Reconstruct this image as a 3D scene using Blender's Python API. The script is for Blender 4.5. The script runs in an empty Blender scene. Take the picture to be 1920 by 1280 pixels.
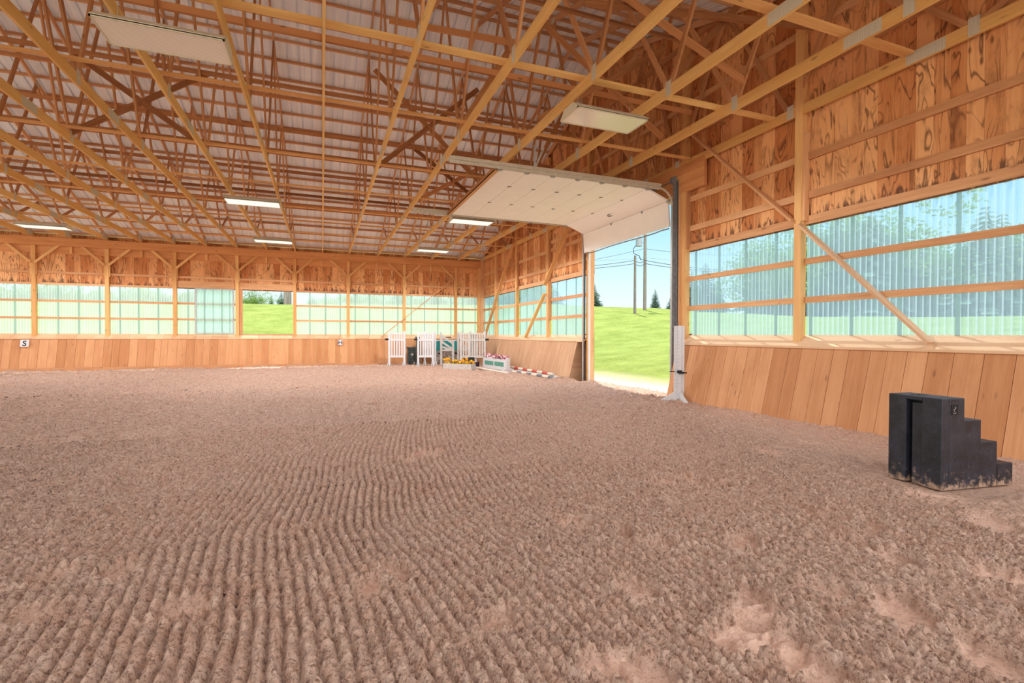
import bpy, math, random
import numpy as np
from mathutils import Vector, Matrix
R = math.radians
rnd = random.Random(7)
sc = bpy.context.scene
COL = sc.collection

# ------------------------------------------------------------------ camera
EYE = 1.52
FPX = 924.42
YAW, PIT, ROL = 0.3673, -0.01324, 0.00243
F_ = np.array([math.sin(YAW)*math.cos(PIT), math.cos(YAW)*math.cos(PIT), math.sin(PIT)])
R0 = np.array([math.cos(YAW), -math.sin(YAW), 0.0]); U0 = np.cross(R0, F_)
RT = math.cos(ROL)*R0 + math.sin(ROL)*U0
UP = -math.sin(ROL)*R0 + math.cos(ROL)*U0
cam = bpy.data.cameras.new('camera'); cam.sensor_width = 36; cam.lens = FPX/1920*36
cam.clip_end = 600; cam.clip_start = 0.05
camo = bpy.data.objects.new('camera', cam); COL.objects.link(camo)
M = Matrix(((RT[0], UP[0], -F_[0], 0), (RT[1], UP[1], -F_[1], 0), (RT[2], UP[2], -F_[2], EYE), (0, 0, 0, 1)))
camo.matrix_world = M
sc.camera = camo

# ------------------------------------------------------------------ helpers
def tag(o, label=None, cat=None, group=None, kind=None):
    if label: o['label'] = label
    if cat: o['category'] = cat
    if group: o['group'] = group
    if kind: o['kind'] = kind
    return o

def empty(name, loc, rz=0):
    o = bpy.data.objects.new(name, None); COL.objects.link(o)
    o.location = loc; o.rotation_euler = (0, 0, rz); o.empty_display_size = .2
    return o

class MB:
    """collects shapes of ONE mesh; u runs along the grain, every box gets a board id"""
    def __init__(s):
        s.v = []; s.f = []; s.uv = []; s.b = []; s.m = []; s.sm = []
    def _add(s, vs, fs, uvs, bid=None, mi=0, smooth=False):
        n = len(s.v); s.v += [tuple(v) for v in vs]
        bid = rnd.random() if bid is None else bid
        for f, uv in zip(fs, uvs):
            s.f.append([n+i for i in f]); s.uv += uv; s.b.append(bid); s.m.append(mi); s.sm.append(smooth)
    def hexa(s, P, axis, bid=None, mi=0):
        """8 corners, index = 4*i+2*j+k along local axes i,j,k"""
        F = [(0,1,3,2), (4,6,7,5), (0,4,5,1), (2,3,7,6), (0,2,6,4), (1,5,7,3)]
        P = [Vector(p) for p in P]
        L = (P[4]-P[0], P[2]-P[0], P[1]-P[0])[axis]
        L = L.normalized() if L.length > 1e-9 else Vector((1, 0, 0))
        off = rnd.random()*3
        uvs = []
        for f in F:
            a, b, c, d = (P[i] for i in f)
            n = (c-a).cross(d-b)
            w = n.cross(L)
            if w.length < 1e-7: w = (b-a)
            w = w.normalized() if w.length > 1e-9 else Vector((0, 0, 1))
            uvs.append([((P[i]).dot(L)+off, (P[i]-P[0]).dot(w)) for i in f])
        s._add(P, F, uvs, bid, mi)
    def box(s, x0, x1, y0, y1, z0, z1, axis=None, bid=None, mi=0):
        if x0 > x1: x0, x1 = x1, x0
        if y0 > y1: y0, y1 = y1, y0
        if z0 > z1: z0, z1 = z1, z0
        if axis is None:
            d = (x1-x0, y1-y0, z1-z0); axis = d.index(max(d))
        P = [(x, y, z) for x in (x0, x1) for y in (y0, y1) for z in (z0, z1)]
        s.hexa(P, axis, bid, mi)
    def bar(s, p0, p1, w, h, up=(0, 0, 1), bid=None, mi=0):
        """rectangular bar from p0 to p1; w sideways, h along 'up' (both centred)"""
        p0 = Vector(p0); p1 = Vector(p1); d = (p1-p0).normalized(); up = Vector(up)
        sd = d.cross(up)
        if sd.length < 1e-6: sd = d.cross(Vector((1, 0, 0)))
        sd.normalize(); u = sd.cross(d).normalized()
        P = [q + sd*a*w/2 + u*b*h/2 for q in (p0, p1) for a in (-1, 1) for b in (-1, 1)]
        s.hexa(P, 0, bid, mi)
    def tube(s, p0, p1, r0, r1=None, n=12, caps=True, mi=0, bid=None):
        r1 = r0 if r1 is None else r1
        p0 = Vector(p0); p1 = Vector(p1); d = (p1-p0); L = d.length; d.normalize()
        a = d.cross(Vector((0, 0, 1)))
        if a.length < 1e-4: a = Vector((1, 0, 0))
        a.normalize(); b = d.cross(a)
        vs = []; fs = []; uvs = []
        for q, r in ((p0, r0), (p1, r1)):
            for i in range(n):
                t = 2*math.pi*i/n; vs.append(q+a*math.cos(t)*r+b*math.sin(t)*r)
        for i in range(n):
            j = (i+1) % n; fs.append((i, j, n+j, n+i))
            c = 2*math.pi*r0/n
            uvs.append([(0, i*c), (0, (i+1)*c), (L, (i+1)*c), (L, i*c)])
        s._add(vs, fs, uvs, bid, mi, True)
        if caps:
            s._add(vs[:n], [tuple(range(n-1, -1, -1))], [[(v.x, v.y) for v in vs[:n]][::-1]], bid, mi)
            s._add(vs[n:], [tuple(range(n))], [[(v.x, v.y) for v in vs[n:]]], bid, mi)
    def path(s, pts, r, n=8, mi=0):
        for a, b in zip(pts[:-1], pts[1:]): s.tube(a, b, r, n=n, mi=mi)
    def prism(s, poly, axis, a0, a1, mi=0, bid=None):
        """polygon (2D, in the two other axes in order) extruded along axis from a0 to a1"""
        def P(q, a):
            l = list(q); l.insert(axis, a); return l
        n = len(poly)
        vs = [P(q, a0) for q in poly]+[P(q, a1) for q in poly]
        fs = [tuple(range(n-1, -1, -1)), tuple(range(n, 2*n))]
        uvs = [[tuple(q) for q in poly][::-1], [tuple(q) for q in poly]]
        for i in range(n):
            j = (i+1) % n; fs.append((i, j, n+j, n+i))
            d = math.dist(poly[i], poly[j]); uvs.append([(0, 0), (d, 0), (d, a1-a0), (0, a1-a0)])
        s._add(vs, fs, uvs, bid, mi)
    def build(s, name, mat, parent=None, bevel=0, origin=True, world=True):
        me = bpy.data.meshes.new(name)
        V = np.array(s.v, dtype=float)
        loc = Vector((0, 0, 0))
        if origin and parent is None:
            lo = V.min(0); hi = V.max(0); c = Vector(((lo[0]+hi[0])/2, (lo[1]+hi[1])/2, lo[2]))
            loc = c; V = V-np.array(c)
        me.from_pydata([tuple(v) for v in V], [], s.f)
        uv = me.uv_layers.new(name='UVMap'); uv.data.foreach_set('uv', np.array(s.uv, dtype=np.float32).ravel())
        at = me.attributes.new('bid', 'FLOAT', 'FACE'); at.data.foreach_set('value', np.array(s.b, dtype=np.float32))
        me.polygons.foreach_set('material_index', s.m); me.polygons.foreach_set('use_smooth', s.sm)
        for m in (mat if isinstance(mat, (list, tuple)) else [mat]): me.materials.append(m)
        me.update()
        o = bpy.data.objects.new(name, me); COL.objects.link(o); o.location = loc
        if parent is not None: o.parent = parent
        if bevel:
            b = o.modifiers.new('b', 'BEVEL'); b.width = bevel; b.segments = 2; b.limit_method = 'ANGLE'
        return o

def beam_obj(name, p0, p1, w, h, mat, parent=None, up=(0, 0, 1)):
    m = MB(); m.bar(p0, p1, w, h, up); return m.build(name, mat, parent)

def copy_tree(o, parent=None):
    c = o.copy(); COL.objects.link(c)
    if parent is not None: c.parent = parent
    for ch in list(o.children): copy_tree(ch, c)
    return c

ORD = ['first','second','third','fourth','fifth','sixth','seventh','eighth','ninth','tenth','eleventh','twelfth','thirteenth','fourteenth','fifteenth','sixteenth','seventeenth','eighteenth','nineteenth','twentieth',
       'twenty-first','twenty-second','twenty-third','twenty-fourth','twenty-fifth','twenty-sixth','twenty-seventh','twenty-eighth','twenty-ninth','thirtieth']

# ------------------------------------------------------------------ materials
def lin(c):
    return tuple(((x/255)/12.92 if x/255 <= .04045 else ((x/255+.055)/1.055)**2.4) for x in c)+(1,)

class NT:
    def __init__(s, name):
        s.m = bpy.data.materials.new(name); s.m.use_nodes = True; s.t = s.m.node_tree
        s.t.nodes.clear(); s.out = s.t.nodes.new('ShaderNodeOutputMaterial')
    def n(s, ty, ins=None, **kw):
        x = s.t.nodes.new(ty)
        for k, v in kw.items(): setattr(x, k, v)
        for k, v in (ins or {}).items():
            if isinstance(v, bpy.types.NodeSocket): s.t.links.new(v, x.inputs[k])
            else: x.inputs[k].default_value = v
        return x
    def math(s, op, a, b=0.0, c=0.0, clamp=False):
        x = s.n('ShaderNodeMath', {0: a, 1: b, 2: c}, operation=op); x.use_clamp = clamp; return x.outputs[0]
    def ramp(s, fac, stops, mode='LINEAR'):
        x = s.n('ShaderNodeValToRGB', {'Fac': fac}); e = x.color_ramp; e.interpolation = mode
        while len(e.elements) < len(stops): e.elements.new(.5)
        for el, (p, c) in zip(e.elements, stops): el.position = p; el.color = c
        return x.outputs[0]
    def mix(s, fac, a, b, bt='MIX'):
        x = s.n('ShaderNodeMix', data_type='RGBA', blend_type=bt)
        for i, v in ((0, fac), (6, a), (7, b)):
            if isinstance(v, bpy.types.NodeSocket): s.t.links.new(v, x.inputs[i])
            else: x.inputs[i].default_value = v
        return x.outputs[2]
    def bsdf(s, col, rough=.7, bump=None, bd=.01, bs=.5, metal=0, spec=.3, alpha=None):
        ins = {'Base Color': col, 'Roughness': rough, 'Metallic': metal, 'Specular IOR Level': spec}
        x = s.n('ShaderNodeBsdfPrincipled', ins)
        if bump is not None:
            b = s.n('ShaderNodeBump', {'Height': bump, 'Distance': bd, 'Strength': bs}); s.t.links.new(b.outputs[0], x.inputs['Normal'])
        return x
    def finish(s, sh): s.t.links.new(sh if isinstance(sh, bpy.types.NodeSocket) else sh.outputs[0], s.out.inputs[0]); return s.m

def wood(name, light, dark, stain=None, stain_amt=0.0, grain=1.0, var=.5, rough=.75, knots=.5, bump=.4, swirl=0.0):
    t = NT(name)
    uv = t.n('ShaderNodeUVMap', uv_map='UVMap').outputs[0]
    bid = t.n('ShaderNodeAttribute', attribute_name='bid').outputs['Fac']
    oi = t.n('ShaderNodeObjectInfo').outputs['Random']
    sep = t.n('ShaderNodeSeparateXYZ', {0: uv})
    u, v = sep.outputs[0], sep.outputs[1]
    seed = t.math('ADD', t.math('MULTIPLY', bid, 97.0), t.math('MULTIPLY', oi, 53.0))
    rb = t.math('FRACT', t.math('MULTIPLY', t.math('ADD', seed, .13), 3.77))
    def vec(a, b):
        return t.n('ShaderNodeCombineXYZ', {0: t.math('MULTIPLY', u, a), 1: t.math('MULTIPLY', v, b), 2: seed}).outputs[0]
    g1 = t.n('ShaderNodeTexNoise', {'Vector': vec(1.3*grain, 26*grain), 'Scale': 1.0, 'Detail': 5.0, 'Roughness': .65, 'Distortion': .6}).outputs[0]
    g2 = t.n('ShaderNodeTexNoise', {'Vector': vec(.7, 5), 'Scale': 1.0, 'Detail': 3.0}).outputs[0]
    f = t.math('ADD', t.math('MULTIPLY', g1, .7), t.math('MULTIPLY', g2, .5))
    f = t.math('ADD', t.math('SUBTRACT', f, .1), t.math('MULTIPLY', t.math('SUBTRACT', rb, .5), var))
    c = t.ramp(f, [(.25, dark), (.75, light)])
    if swirl:  # dark growth-line figure
        # cathedral growth rings: thin dark contour lines of a slow noise
        s1 = t.n('ShaderNodeTexNoise', {'Vector': vec(.8, 3.6), 'Scale': 1.0, 'Detail': 2.0, 'Roughness': .45, 'Distortion': .9}).outputs[0]
        w = t.math('FRACT', t.math('MULTIPLY', s1, 7.0))
        w = t.math('ABSOLUTE', t.math('SUBTRACT', w, .5))
        w = t.ramp(w, [(0.0, (1, 1, 1, 1)), (.16, (0, 0, 0, 1))])
        wn = t.n('ShaderNodeTexNoise', {'Vector': vec(2, 3), 'Scale': 1.0, 'Detail': 2.0}).outputs[0]
        w = t.math('MULTIPLY', w, t.ramp(wn, [(.36, (0, 0, 0, 1)), (.56, (1, 1, 1, 1))]))
        c = t.mix(t.math('MULTIPLY', w, swirl), c, stain)
    if stain is not None and stain_amt:
        s2 = t.n('ShaderNodeTexNoise', {'Vector': vec(1.0, 2.2), 'Scale': 1.0, 'Detail': 6.0, 'Roughness': .7}).outputs[0]
        m = t.ramp(s2, [(.52, (0, 0, 0, 1)), (.72, (1, 1, 1, 1))])
        c = t.mix(t.math('MULTIPLY', m, stain_amt), c, stain)
    if knots:
        vo = t.n('ShaderNodeTexVoronoi', {'Vector': vec(1.6, 4.5), 'Scale': 1.0, 'Randomness': 1.0}).outputs['Distance']
        k = t.ramp(vo, [(.05, (1, 1, 1, 1)), (.12, (0, 0, 0, 1))])
        c = t.mix(t.math('MULTIPLY', k, knots), c, tuple(x*.35 for x in dark[:3])+(1,))
    if name == 'live_edge_boards':
        # water stains creeping up from the board ends over the windows
        pz = t.n('ShaderNodeSeparateXYZ', {0: t.n('ShaderNodeNewGeometry').outputs['Position']}).outputs[2]
        wn2 = t.n('ShaderNodeTexNoise', {'Vector': vec(1.6, 9), 'Scale': 1.0, 'Detail': 6.0, 'Roughness': .7}).outputs[0]
        q = t.math('SUBTRACT', t.math('ADD', 3.50, t.math('MULTIPLY', t.math('SUBTRACT', wn2, .34), 1.5)), pz)
        c = t.mix(t.math('MULTIPLY', t.ramp(q, [(.0, (0, 0, 0, 1)), (.10, (1, 1, 1, 1))]), .8), c, lin((84, 58, 48)))
    b = t.bsdf(c, rough, g1, .004, bump)
    return t.finish(b)

def plain(name, c, rough=.6, metal=0, noise=0.0, nscale=30, bump=0, spec=.3, c2=None):
    t = NT(name)
    if noise or c2:
        tc = t.n('ShaderNodeTexCoord').outputs['Object']
        nz = t.n('ShaderNodeTexNoise', {'Vector': tc, 'Scale': nscale, 'Detail': 5.0, 'Roughness': .6}).outputs[0]
        c2 = c2 or tuple(x*(1-noise) for x in c[:3])+(1,)
        col = t.ramp(nz, [(.35, c), (.65, c2)])
        return t.finish(t.bsdf(col, rough, nz if bump else None, .01, bump, metal, spec))
    return t.finish(t.bsdf(c, rough, None, metal=metal, spec=spec))

W = {}
W['chord'] = wood('chord_pine', lin((238, 198, 132)), lin((214, 160, 92)), var=.35, knots=.6)
W['web'] = wood('shade_browned_wood', lin((212, 158, 110)), lin((168, 114, 74)), var=.5, knots=.5)  # same wood as the chords, roof shade mixed into a browner colour
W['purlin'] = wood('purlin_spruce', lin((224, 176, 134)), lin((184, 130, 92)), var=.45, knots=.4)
W['brace'] = wood('shade_browned_brace', lin((206, 146, 96)), lin((150, 98, 60)), var=.7, knots=.5)  # chord wood again, browned to carry the shade among the trusses
W['post'] = wood('post_lumber', lin((234, 186, 124)), lin((204, 146, 88)), var=.35, knots=.6)
W['girt'] = wood('girt_lumber', lin((226, 176, 128)), lin((190, 132, 88)), var=.4, knots=.6, stain=lin((120, 80, 55)), stain_amt=.25)
W['beam'] = wood('beam_lumber', lin((222, 158, 102)), lin((186, 120, 70)), var=.3, knots=.5)
W['board'] = wood('live_edge_boards', lin((236, 176, 120)), lin((198, 126, 74)), stain=lin((92, 52, 32)), stain_amt=.5, var=.75, knots=.9, swirl=.85, grain=.8)
W['kick'] = wood('kick_boards', lin((212, 156, 110)), lin((186, 126, 82)), var=.45, knots=.55, grain=.8, stain=lin((165, 105, 65)), stain_amt=.35)
W['ply'] = wood('kick_plywood', lin((208, 168, 132)), lin((172, 128, 94)), var=.2, knots=.0, grain=.7, stain=lin((150, 100, 70)), stain_amt=.3)
W['sill'] = wood('sill_boards', lin((226, 188, 150)), lin((200, 152, 112)), var=.35, knots=.4)
W['white'] = plain('white_paint', lin((212, 210, 210)), .55, noise=.08, nscale=12)
W['offwhite'] = plain('weathered_white_paint', lin((205, 198, 190)), .6, noise=.25, nscale=14)
W['galv'] = plain('galvanised_steel', lin((188, 188, 186)), .42, .3, noise=.25, nscale=25)
W['galvd'] = plain('dark_galvanised_steel', lin((140, 140, 140)), .5, .2, noise=.3, nscale=15)
W['track'] = plain('track_steel', lin((205, 196, 178)), .45, .25, noise=.15, nscale=12)
W['doorp'] = plain('door_panel_paint', lin((244, 240, 236)), .5, noise=.03, nscale=3)
W['black'] = plain('black_plastic', lin((22, 22, 24)), .5)
W['fix'] = plain('fixture_enamel', lin((214, 204, 180)), .5, noise=.1, nscale=6)

def nailplate():
    t = NT('nail_plate_steel')
    uv = t.n('ShaderNodeUVMap', uv_map='UVMap').outputs[0]
    m = t.n('ShaderNodeMapping', {'Vector': uv, 'Scale': (70, 70, 1)}).outputs[0]
    v = t.n('ShaderNodeTexVoronoi', {'Vector': m, 'Scale': 1.0, 'Randomness': 0.0}).outputs['Distance']
    c = t.ramp(v, [(.22, lin((110, 98, 80))), (.34, lin((216, 208, 188)))])
    return t.finish(t.bsdf(c, .5, metal=.0))
W['plate'] = nailplate()

def sheet():
    t = NT('roof_sheet_paint')
    uv = t.n('ShaderNodeUVMap', uv_map='UVMap').outputs[0]
    nz = t.n('ShaderNodeTexNoise', {'Vector': t.n('ShaderNodeMapping', {'Vector': uv, 'Scale': (.6, 9, 1)}).outputs[0], 'Scale': 1.0, 'Detail': 4.0}).outputs[0]
    c = t.ramp(nz, [(.3, lin((218, 226, 238))), (.7, lin((240, 245, 252)))])
    return t.finish(t.bsdf(c, .5, metal=0.0))
W['sheet'] = sheet()

def poly(name, tint, axis, seed=0, pitch=.0915, opa=.34, sc_col=(.84, .94, .92, 1)):
    """ribbed see-through plastic sheet: clear share varies over the ribs and with dust streaks"""
    t = NT(name)
    g = t.n('ShaderNodeNewGeometry').outputs['Position']
    sep = t.n('ShaderNodeSeparateXYZ', {0: g}); a = sep.outputs[axis]
    r = t.math('FRACT', t.math('DIVIDE', t.math('ADD', a, 50.0), pitch))
    r = t.math('ABSOLUTE', t.math('SUBTRACT', r, .5))          # 0 at rib crown .. .5
    crown = t.ramp(r, [(.02, (.16,)*3+(1,)), (.08, (0, 0, 0, 1)), (.36, (0, 0, 0, 1)), (.44, (.75,)*3+(1,)), (.5, (.35,)*3+(1,))])
    st = t.n('ShaderNodeTexNoise', {'Vector': t.n('ShaderNodeMapping', {'Vector': g, 'Scale': (9, 9, .35)}).outputs[0], 'Scale': 1.0, 'Detail': 5.0, 'Roughness': .7}).outputs[0]
    f = t.math('ADD', t.math('MULTIPLY', crown, .55), t.math('MULTIPLY', st, .28))
    f = t.math('ADD', f, opa-.14, clamp=True)
    tr = t.n('ShaderNodeBsdfTransparent', {'Color': tint})
    tl = t.n('ShaderNodeBsdfTranslucent', {'Color': sc_col})
    df = t.n('ShaderNodeBsdfDiffuse', {'Color': sc_col})
    sc_ = t.n('ShaderNodeMixShader', {0: .3}); t.t.links.new(tl.outputs[0], sc_.inputs[1]); t.t.links.new(df.outputs[0], sc_.inputs[2])
    mx = t.n('ShaderNodeMixShader', {0: f}); t.t.links.new(tr.outputs[0], mx.inputs[1]); t.t.links.new(sc_.outputs[0], mx.inputs[2])
    return t.finish(mx)
W['polyY'] = poly('ribbed_plastic_far', (.80, .93, .90, 1), 0, opa=.48)
W['polyX'] = poly('ribbed_plastic_right', (.70, .87, 1.0, 1), 1, opa=.44, sc_col=(.62, .83, 1.0, 1))
def strip(name, c):
    t = NT(name)
    tr = t.n('ShaderNodeBsdfTransparent', {'Color': c}); tl = t.n('ShaderNodeBsdfTranslucent', {'Color': lin((205, 212, 208))})
    mx = t.n('ShaderNodeMixShader', {0: .55}); t.t.links.new(tr.outputs[0], mx.inputs[1]); t.t.links.new(tl.outputs[0], mx.inputs[2])
    return t.finish(mx)
W['seam'] = strip('lapped_plastic', (.80, .83, .82, 1))

def sandmat():
    t = NT('arena_sand')
    g = t.n('ShaderNodeNewGeometry').outputs['Position']
    def nz(s, d=6.0, r=.7): return t.n('ShaderNodeTexNoise', {'Vector': g, 'Scale': s, 'Detail': d, 'Roughness': r}).outputs[0]
    n1 = nz(.35, 3.0); n2 = nz(9.0); n3 = nz(60.0, 5.0, .75); n4 = nz(260.0, 3.0, .7)
    c = t.ramp(n2, [(.35, lin((214, 166, 140))), (.65, lin((240, 206, 184)))])
    c = t.mix(t.ramp(n1, [(.42, (0, 0, 0, 1)), (.62, (.45,)*3+(1,))]), c, lin((226, 192, 170)))
    c = t.mix(t.ramp(n3, [(.38, (.8,)*3+(1,)), (.48, (0, 0, 0, 1))]), c, lin((138, 86, 58)))
    n5 = nz(28.0, 5.0, .7)
    c = t.mix(t.ramp(n5, [(.36, (.75,)*3+(1,)), (.48, (0, 0, 0, 1))]), c, lin((110, 64, 42)))
    c = t.mix(t.ramp(n4, [(.52, (0, 0, 0, 1)), (.66, (.6,)*3+(1,))]), c, lin((246, 208, 178)))
    pk = t.n('ShaderNodeAttribute', attribute_name='packed').outputs['Fac']
    c = t.mix(t.math('MULTIPLY', pk, .62), c, t.mix(n3, lin((196, 160, 140)), lin((222, 190, 170))))
    h = t.math('ADD', t.math('MULTIPLY', n3, .8), t.math('MULTIPLY', n4, .35))
    h = t.math('ADD', h, t.math('MULTIPLY', n2, .8))
    h = t.math('MULTIPLY', h, t.math('SUBTRACT', 1.0, t.math('MULTIPLY', pk, .75)))
    b = t.bsdf(c, .66, h, .03, 1.0, spec=.32)
    return t.finish(b)
W['sand'] = sandmat()

def grassmat():
    t = NT('lawn_grass')
    g = t.n('ShaderNodeNewGeometry').outputs['Position']
    n1 = t.n('ShaderNodeTexNoise', {'Vector': g, 'Scale': .5, 'Detail': 6.0, 'Roughness': .65}).outputs[0]
    n2 = t.n('ShaderNodeTexNoise', {'Vector': g, 'Scale': 6.0, 'Detail': 6.0, 'Roughness': .75}).outputs[0]
    c = t.ramp(t.math('ADD', t.math('MULTIPLY', n1, .5), t.math('MULTIPLY', n2, .5)), [(.38, lin((120, 136, 62))), (.62, lin((160, 172, 92)))])
    # bare sandy strip along the walls; unseen yard lightened to bounce light inside
    sep = t.n('ShaderNodeSeparateXYZ', {0: g})
    dx = t.math('SUBTRACT', sep.outputs[0], 8.4); dy = t.math('SUBTRACT', sep.outputs[1], 26.1)
    d = t.math('MAXIMUM', dx, dy)
    d = t.math('ADD', d, t.math('MULTIPLY', t.math('SUBTRACT', n2, .5), 2.2))
    m = t.ramp(t.math('DIVIDE', d, 3.0), [(.3, (1, 1, 1, 1)), (.95, (0, 0, 0, 1))])
    c = t.mix(m, c, lin((222, 204, 180)))
    return t.finish(t.bsdf(c, .95, n2, .1, .6, spec=.05))
W['grass'] = grassmat()

# ------------------------------------------------------------------ dimensions
XP, XW = 8.11, 8.25           # right wall: inner face of posts, inner face of cladding
YP, YW = 25.77, 25.91         # far wall: same
XS, XK = 8.03, 7.69           # right sill front edge, kick board foot
YS, YK = 25.69, 25.35
ZS = 1.315                    # sill front edge height
ZB = 1.52                     # window foot
ZT = 3.54                     # window head
XL = -15.2                    # where the modelled part of the hall ends on the left
Y0 = -1.0
BT = 5.48                     # top of eave beam = underside of trusses
RIDGE_Y = 12.885
def roofz(y): return 5.74+.3333*(25.91-y) if y > RIDGE_Y else 5.74+.3333*(y+.14)

# ------------------------------------------------------------------ sand floor (true relief)
rs = np.random.RandomState(3)
def mktex(n, blur):
    a = rs.rand(n, n); f = np.fft.fft2(a)
    k = np.fft.fftfreq(n)[:, None]**2+np.fft.fftfreq(n)[None, :]**2
    a = np.real(np.fft.ifft2(f*np.exp(-k*(blur*2*np.pi)**2/2)))
    a = (a-a.mean())/a.std(); return a
TX = mktex(1024, 1.6)
def samp(x, y, s, ox=0, oy=0):
    """tileable noise with feature size about s metres"""
    k = 9.0/s
    X = (x*k+ox) % 1024; Y = (y*k+oy) % 1024
    xi = X.astype(int); yi = Y.astype(int); fx = X-xi; fy = Y-yi
    x1 = (xi+1) % 1024; y1 = (yi+1) % 1024
    return (TX[yi, xi]*(1-fx)+TX[yi, x1]*fx)*(1-fy)+(TX[y1, xi]*(1-fx)+TX[y1, x1]*fx)*fy
PR = []
def floor_pt(px, py):
    d = F_+RT*(px-960)/FPX-UP*(py-640)/FPX; t = -EYE/d[2]; return d[0]*t, d[1]*t
for q in [(545,1000,.10),(640,970,.07),(340,1150,.16),(60,1160,.14),(100,1085,.12),(230,1075,.14),(165,975,.09),(85,985,.09),(600,985,.1),(740,1075,.12),(690,1100,.12),(930,1170,.12),
          (770,860,.22),(810,852,.2),(1240,905,.16),(1300,905,.16),(1360,912,.12),(1090,980,.12),(1050,975,.1),(1170,1000,.13),(1240,1020,.12),(1390,1020,.14),(1190,1110,.13),(1210,1120,.08),
          (1390,1075,.10),(1400,1110,.12),(1420,1145,.16),(1400,1185,.20),(1470,1205,.14),(1560,1110,.14),(1700,1155,.2),(1680,1060,.13),(1500,955,.13),(1530,968,.12),(1640,990,.14),(1600,1030,.14),(1750,930,.18),
          (1520,1250,.18),(1190,1262,.16),(1130,1255,.1),(1900,1090,.2),(1860,980,.2),(300,900,.13),(420,860,.12),(520,820,.13),(1850,1230,.15),(1010,870,.12),(700,760,.2),(1520,830,.2),(1440,850,.2)]:
    x, y = floor_pt(q[0], q[1]); PR.append((x, y, q[2], rs.rand()*3.1))
def sandh(x, y, res):
    near = np.clip((y-1)/9, 0, 1)
    wob = .03*samp(x, y, 3.5, 11, 7)+.005*samp(x, y, .3, 91, 3)
    ang = -.12+.16*np.clip((y-4)/5, 0, 1)
    ph = (x*np.cos(ang)-y*np.sin(ang)*.8+wob+.03*(y-3)**2*np.clip(5-y, 0, 1))/.074
    msk = np.clip(1.3-np.abs((x-1.5-.06*y)/(3.3+.16*y))**2.5, 0, 1)
    msk = msk*np.clip(1.0+.4*samp(x, y, 2.6, 300, 40), .8, 1)*(1-.6*np.clip((y-9)/6, 0, 1))
    fur = np.abs(np.sin(np.pi*ph))**.75
    c1 = samp(x, y, .085, 5, 9); c2 = samp(x, y, .042, 55, 19); c3 = samp(x, y, .022, 155, 219); c0 = samp(x, y, .3, 400, 77)
    if res > .025: c3 = c3*0
    amp = np.ones_like(x)
    dep = np.zeros_like(x)
    for (px, py, r, a) in PR:
        if px+1 < x.min() or px-1 > x.max() or py+1 < y.min() or py-1 > y.max(): continue
        dx = (x-px); dy = (y-py); r = r*1.15 if px > 0 else r; u = dx*math.cos(a)+dy*math.sin(a); v = -dx*math.sin(a)+dy*math.cos(a)
        q = np.sqrt((u/(r*.95))**2+(v/(r*.58))**2)+.16*c0+.08*c1
        k = np.clip((1.15-q)/.3, 0, 1); k = k*k*(3-2*k)
        amp = np.minimum(amp, 1-.93*k)
        dep -= .020*k; dep += .022*np.exp(-((q-1.35)/.2)**2)
    # smoother packed strip near the right wall and the block
    rw = np.clip((x-(4.5+.22*(y-2)))/1.5, 0, 1)*np.clip((9.5-y)/2, 0, 1)
    amp = amp*(1-.62*rw)
    rough = .011*np.abs(c1)+.012*np.abs(c2)+.0055*c3+.008*c0
    h = msk*fur*.060*np.clip(.92+.14*c1+.08*c2, .5, 1.2)+rough*(1.5-1.05*msk)
    far = np.clip((y-8)/8, 0, 1)
    h = h+far*(.010*samp(x, y, .22, 711, 12)+.008*samp(x, y, .4, 611, 312))
    h = h*amp+dep+.012*samp(x, y, 1.8, 800, 500)
    # heaped slightly against the kick boards
    bq = np.clip(1-np.maximum(np.abs(x-6.12)/.75, np.abs(y-3.2)/.6), 0, 1); h = h*(1-.8*np.clip(bq*4, 0, 1))-.0*bq
    h += .05*np.clip((x-7.25)/.5, 0, 1)*((y < 9.6)|(y > 14.4))+.04*np.clip((y-24.9)/.5, 0, 1)
    return h-.02, np.clip(1-amp, 0, 1)
def sand_patch(x0, x1, y0, y1, st):
    nx = int((x1-x0)/st)+1; ny = int((y1-y0)/st)+1
    xs = np.linspace(x0, x1, nx); ys = np.linspace(y0, y1, ny)
    X, Y = np.meshgrid(xs, ys); Z, PK = sandh(X, Y, st)
    V = np.stack([X, Y, Z], -1).reshape(-1, 3)
    i = (np.arange(ny-1)[:, None]*nx+np.arange(nx-1)[None, :]).ravel()
    Fq = np.stack([i, i+1, i+nx+1, i+nx], -1)
    return V, Fq, PK.ravel()
Vs = []; Fs = []; Ps = []; off = 0
for a in [(-3.0, 5.2, 1.0, 3.2, .008), (-3.8, 5.6, 3.2, 5.2, .0115), (-4.8, 7.74, 5.2, 8.6, .017), (-8.2, 7.74, 8.6, 15.0, .030), (-14.8, 7.74, 15.0, 25.42, .052),
          (-14.8, -4.8, 2.0, 8.6, .12), (-14.8, -8.2, 8.6, 15.0, .12), (-3.6, 7.74, -1.0, 1.0, .12), (5.2, 7.74, 1.0, 3.2, .02), (5.6, 7.74, 3.2, 5.2, .02), (7.74, 8.45, 9.75, 14.05, .04)]:
    V, Fq, pk_ = sand_patch(*a); Vs.append(V); Ps.append(pk_); Fs.append(Fq+off); off += len(V)
V = np.concatenate(Vs); Fq = np.concatenate(Fs)
me = bpy.data.meshes.new('floor'); me.vertices.add(len(V)); me.vertices.foreach_set('co', V.astype(np.float32).ravel())
me.loops.add(len(Fq)*4); me.polygons.add(len(Fq))
me.loops.foreach_set('vertex_index', Fq.astype(np.int32).ravel())
me.polygons.foreach_set('loop_start', np.arange(0, len(Fq)*4, 4, dtype=np.int32))
me.polygons.foreach_set('loop_total', np.full(len(Fq), 4, dtype=np.int32))
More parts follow.
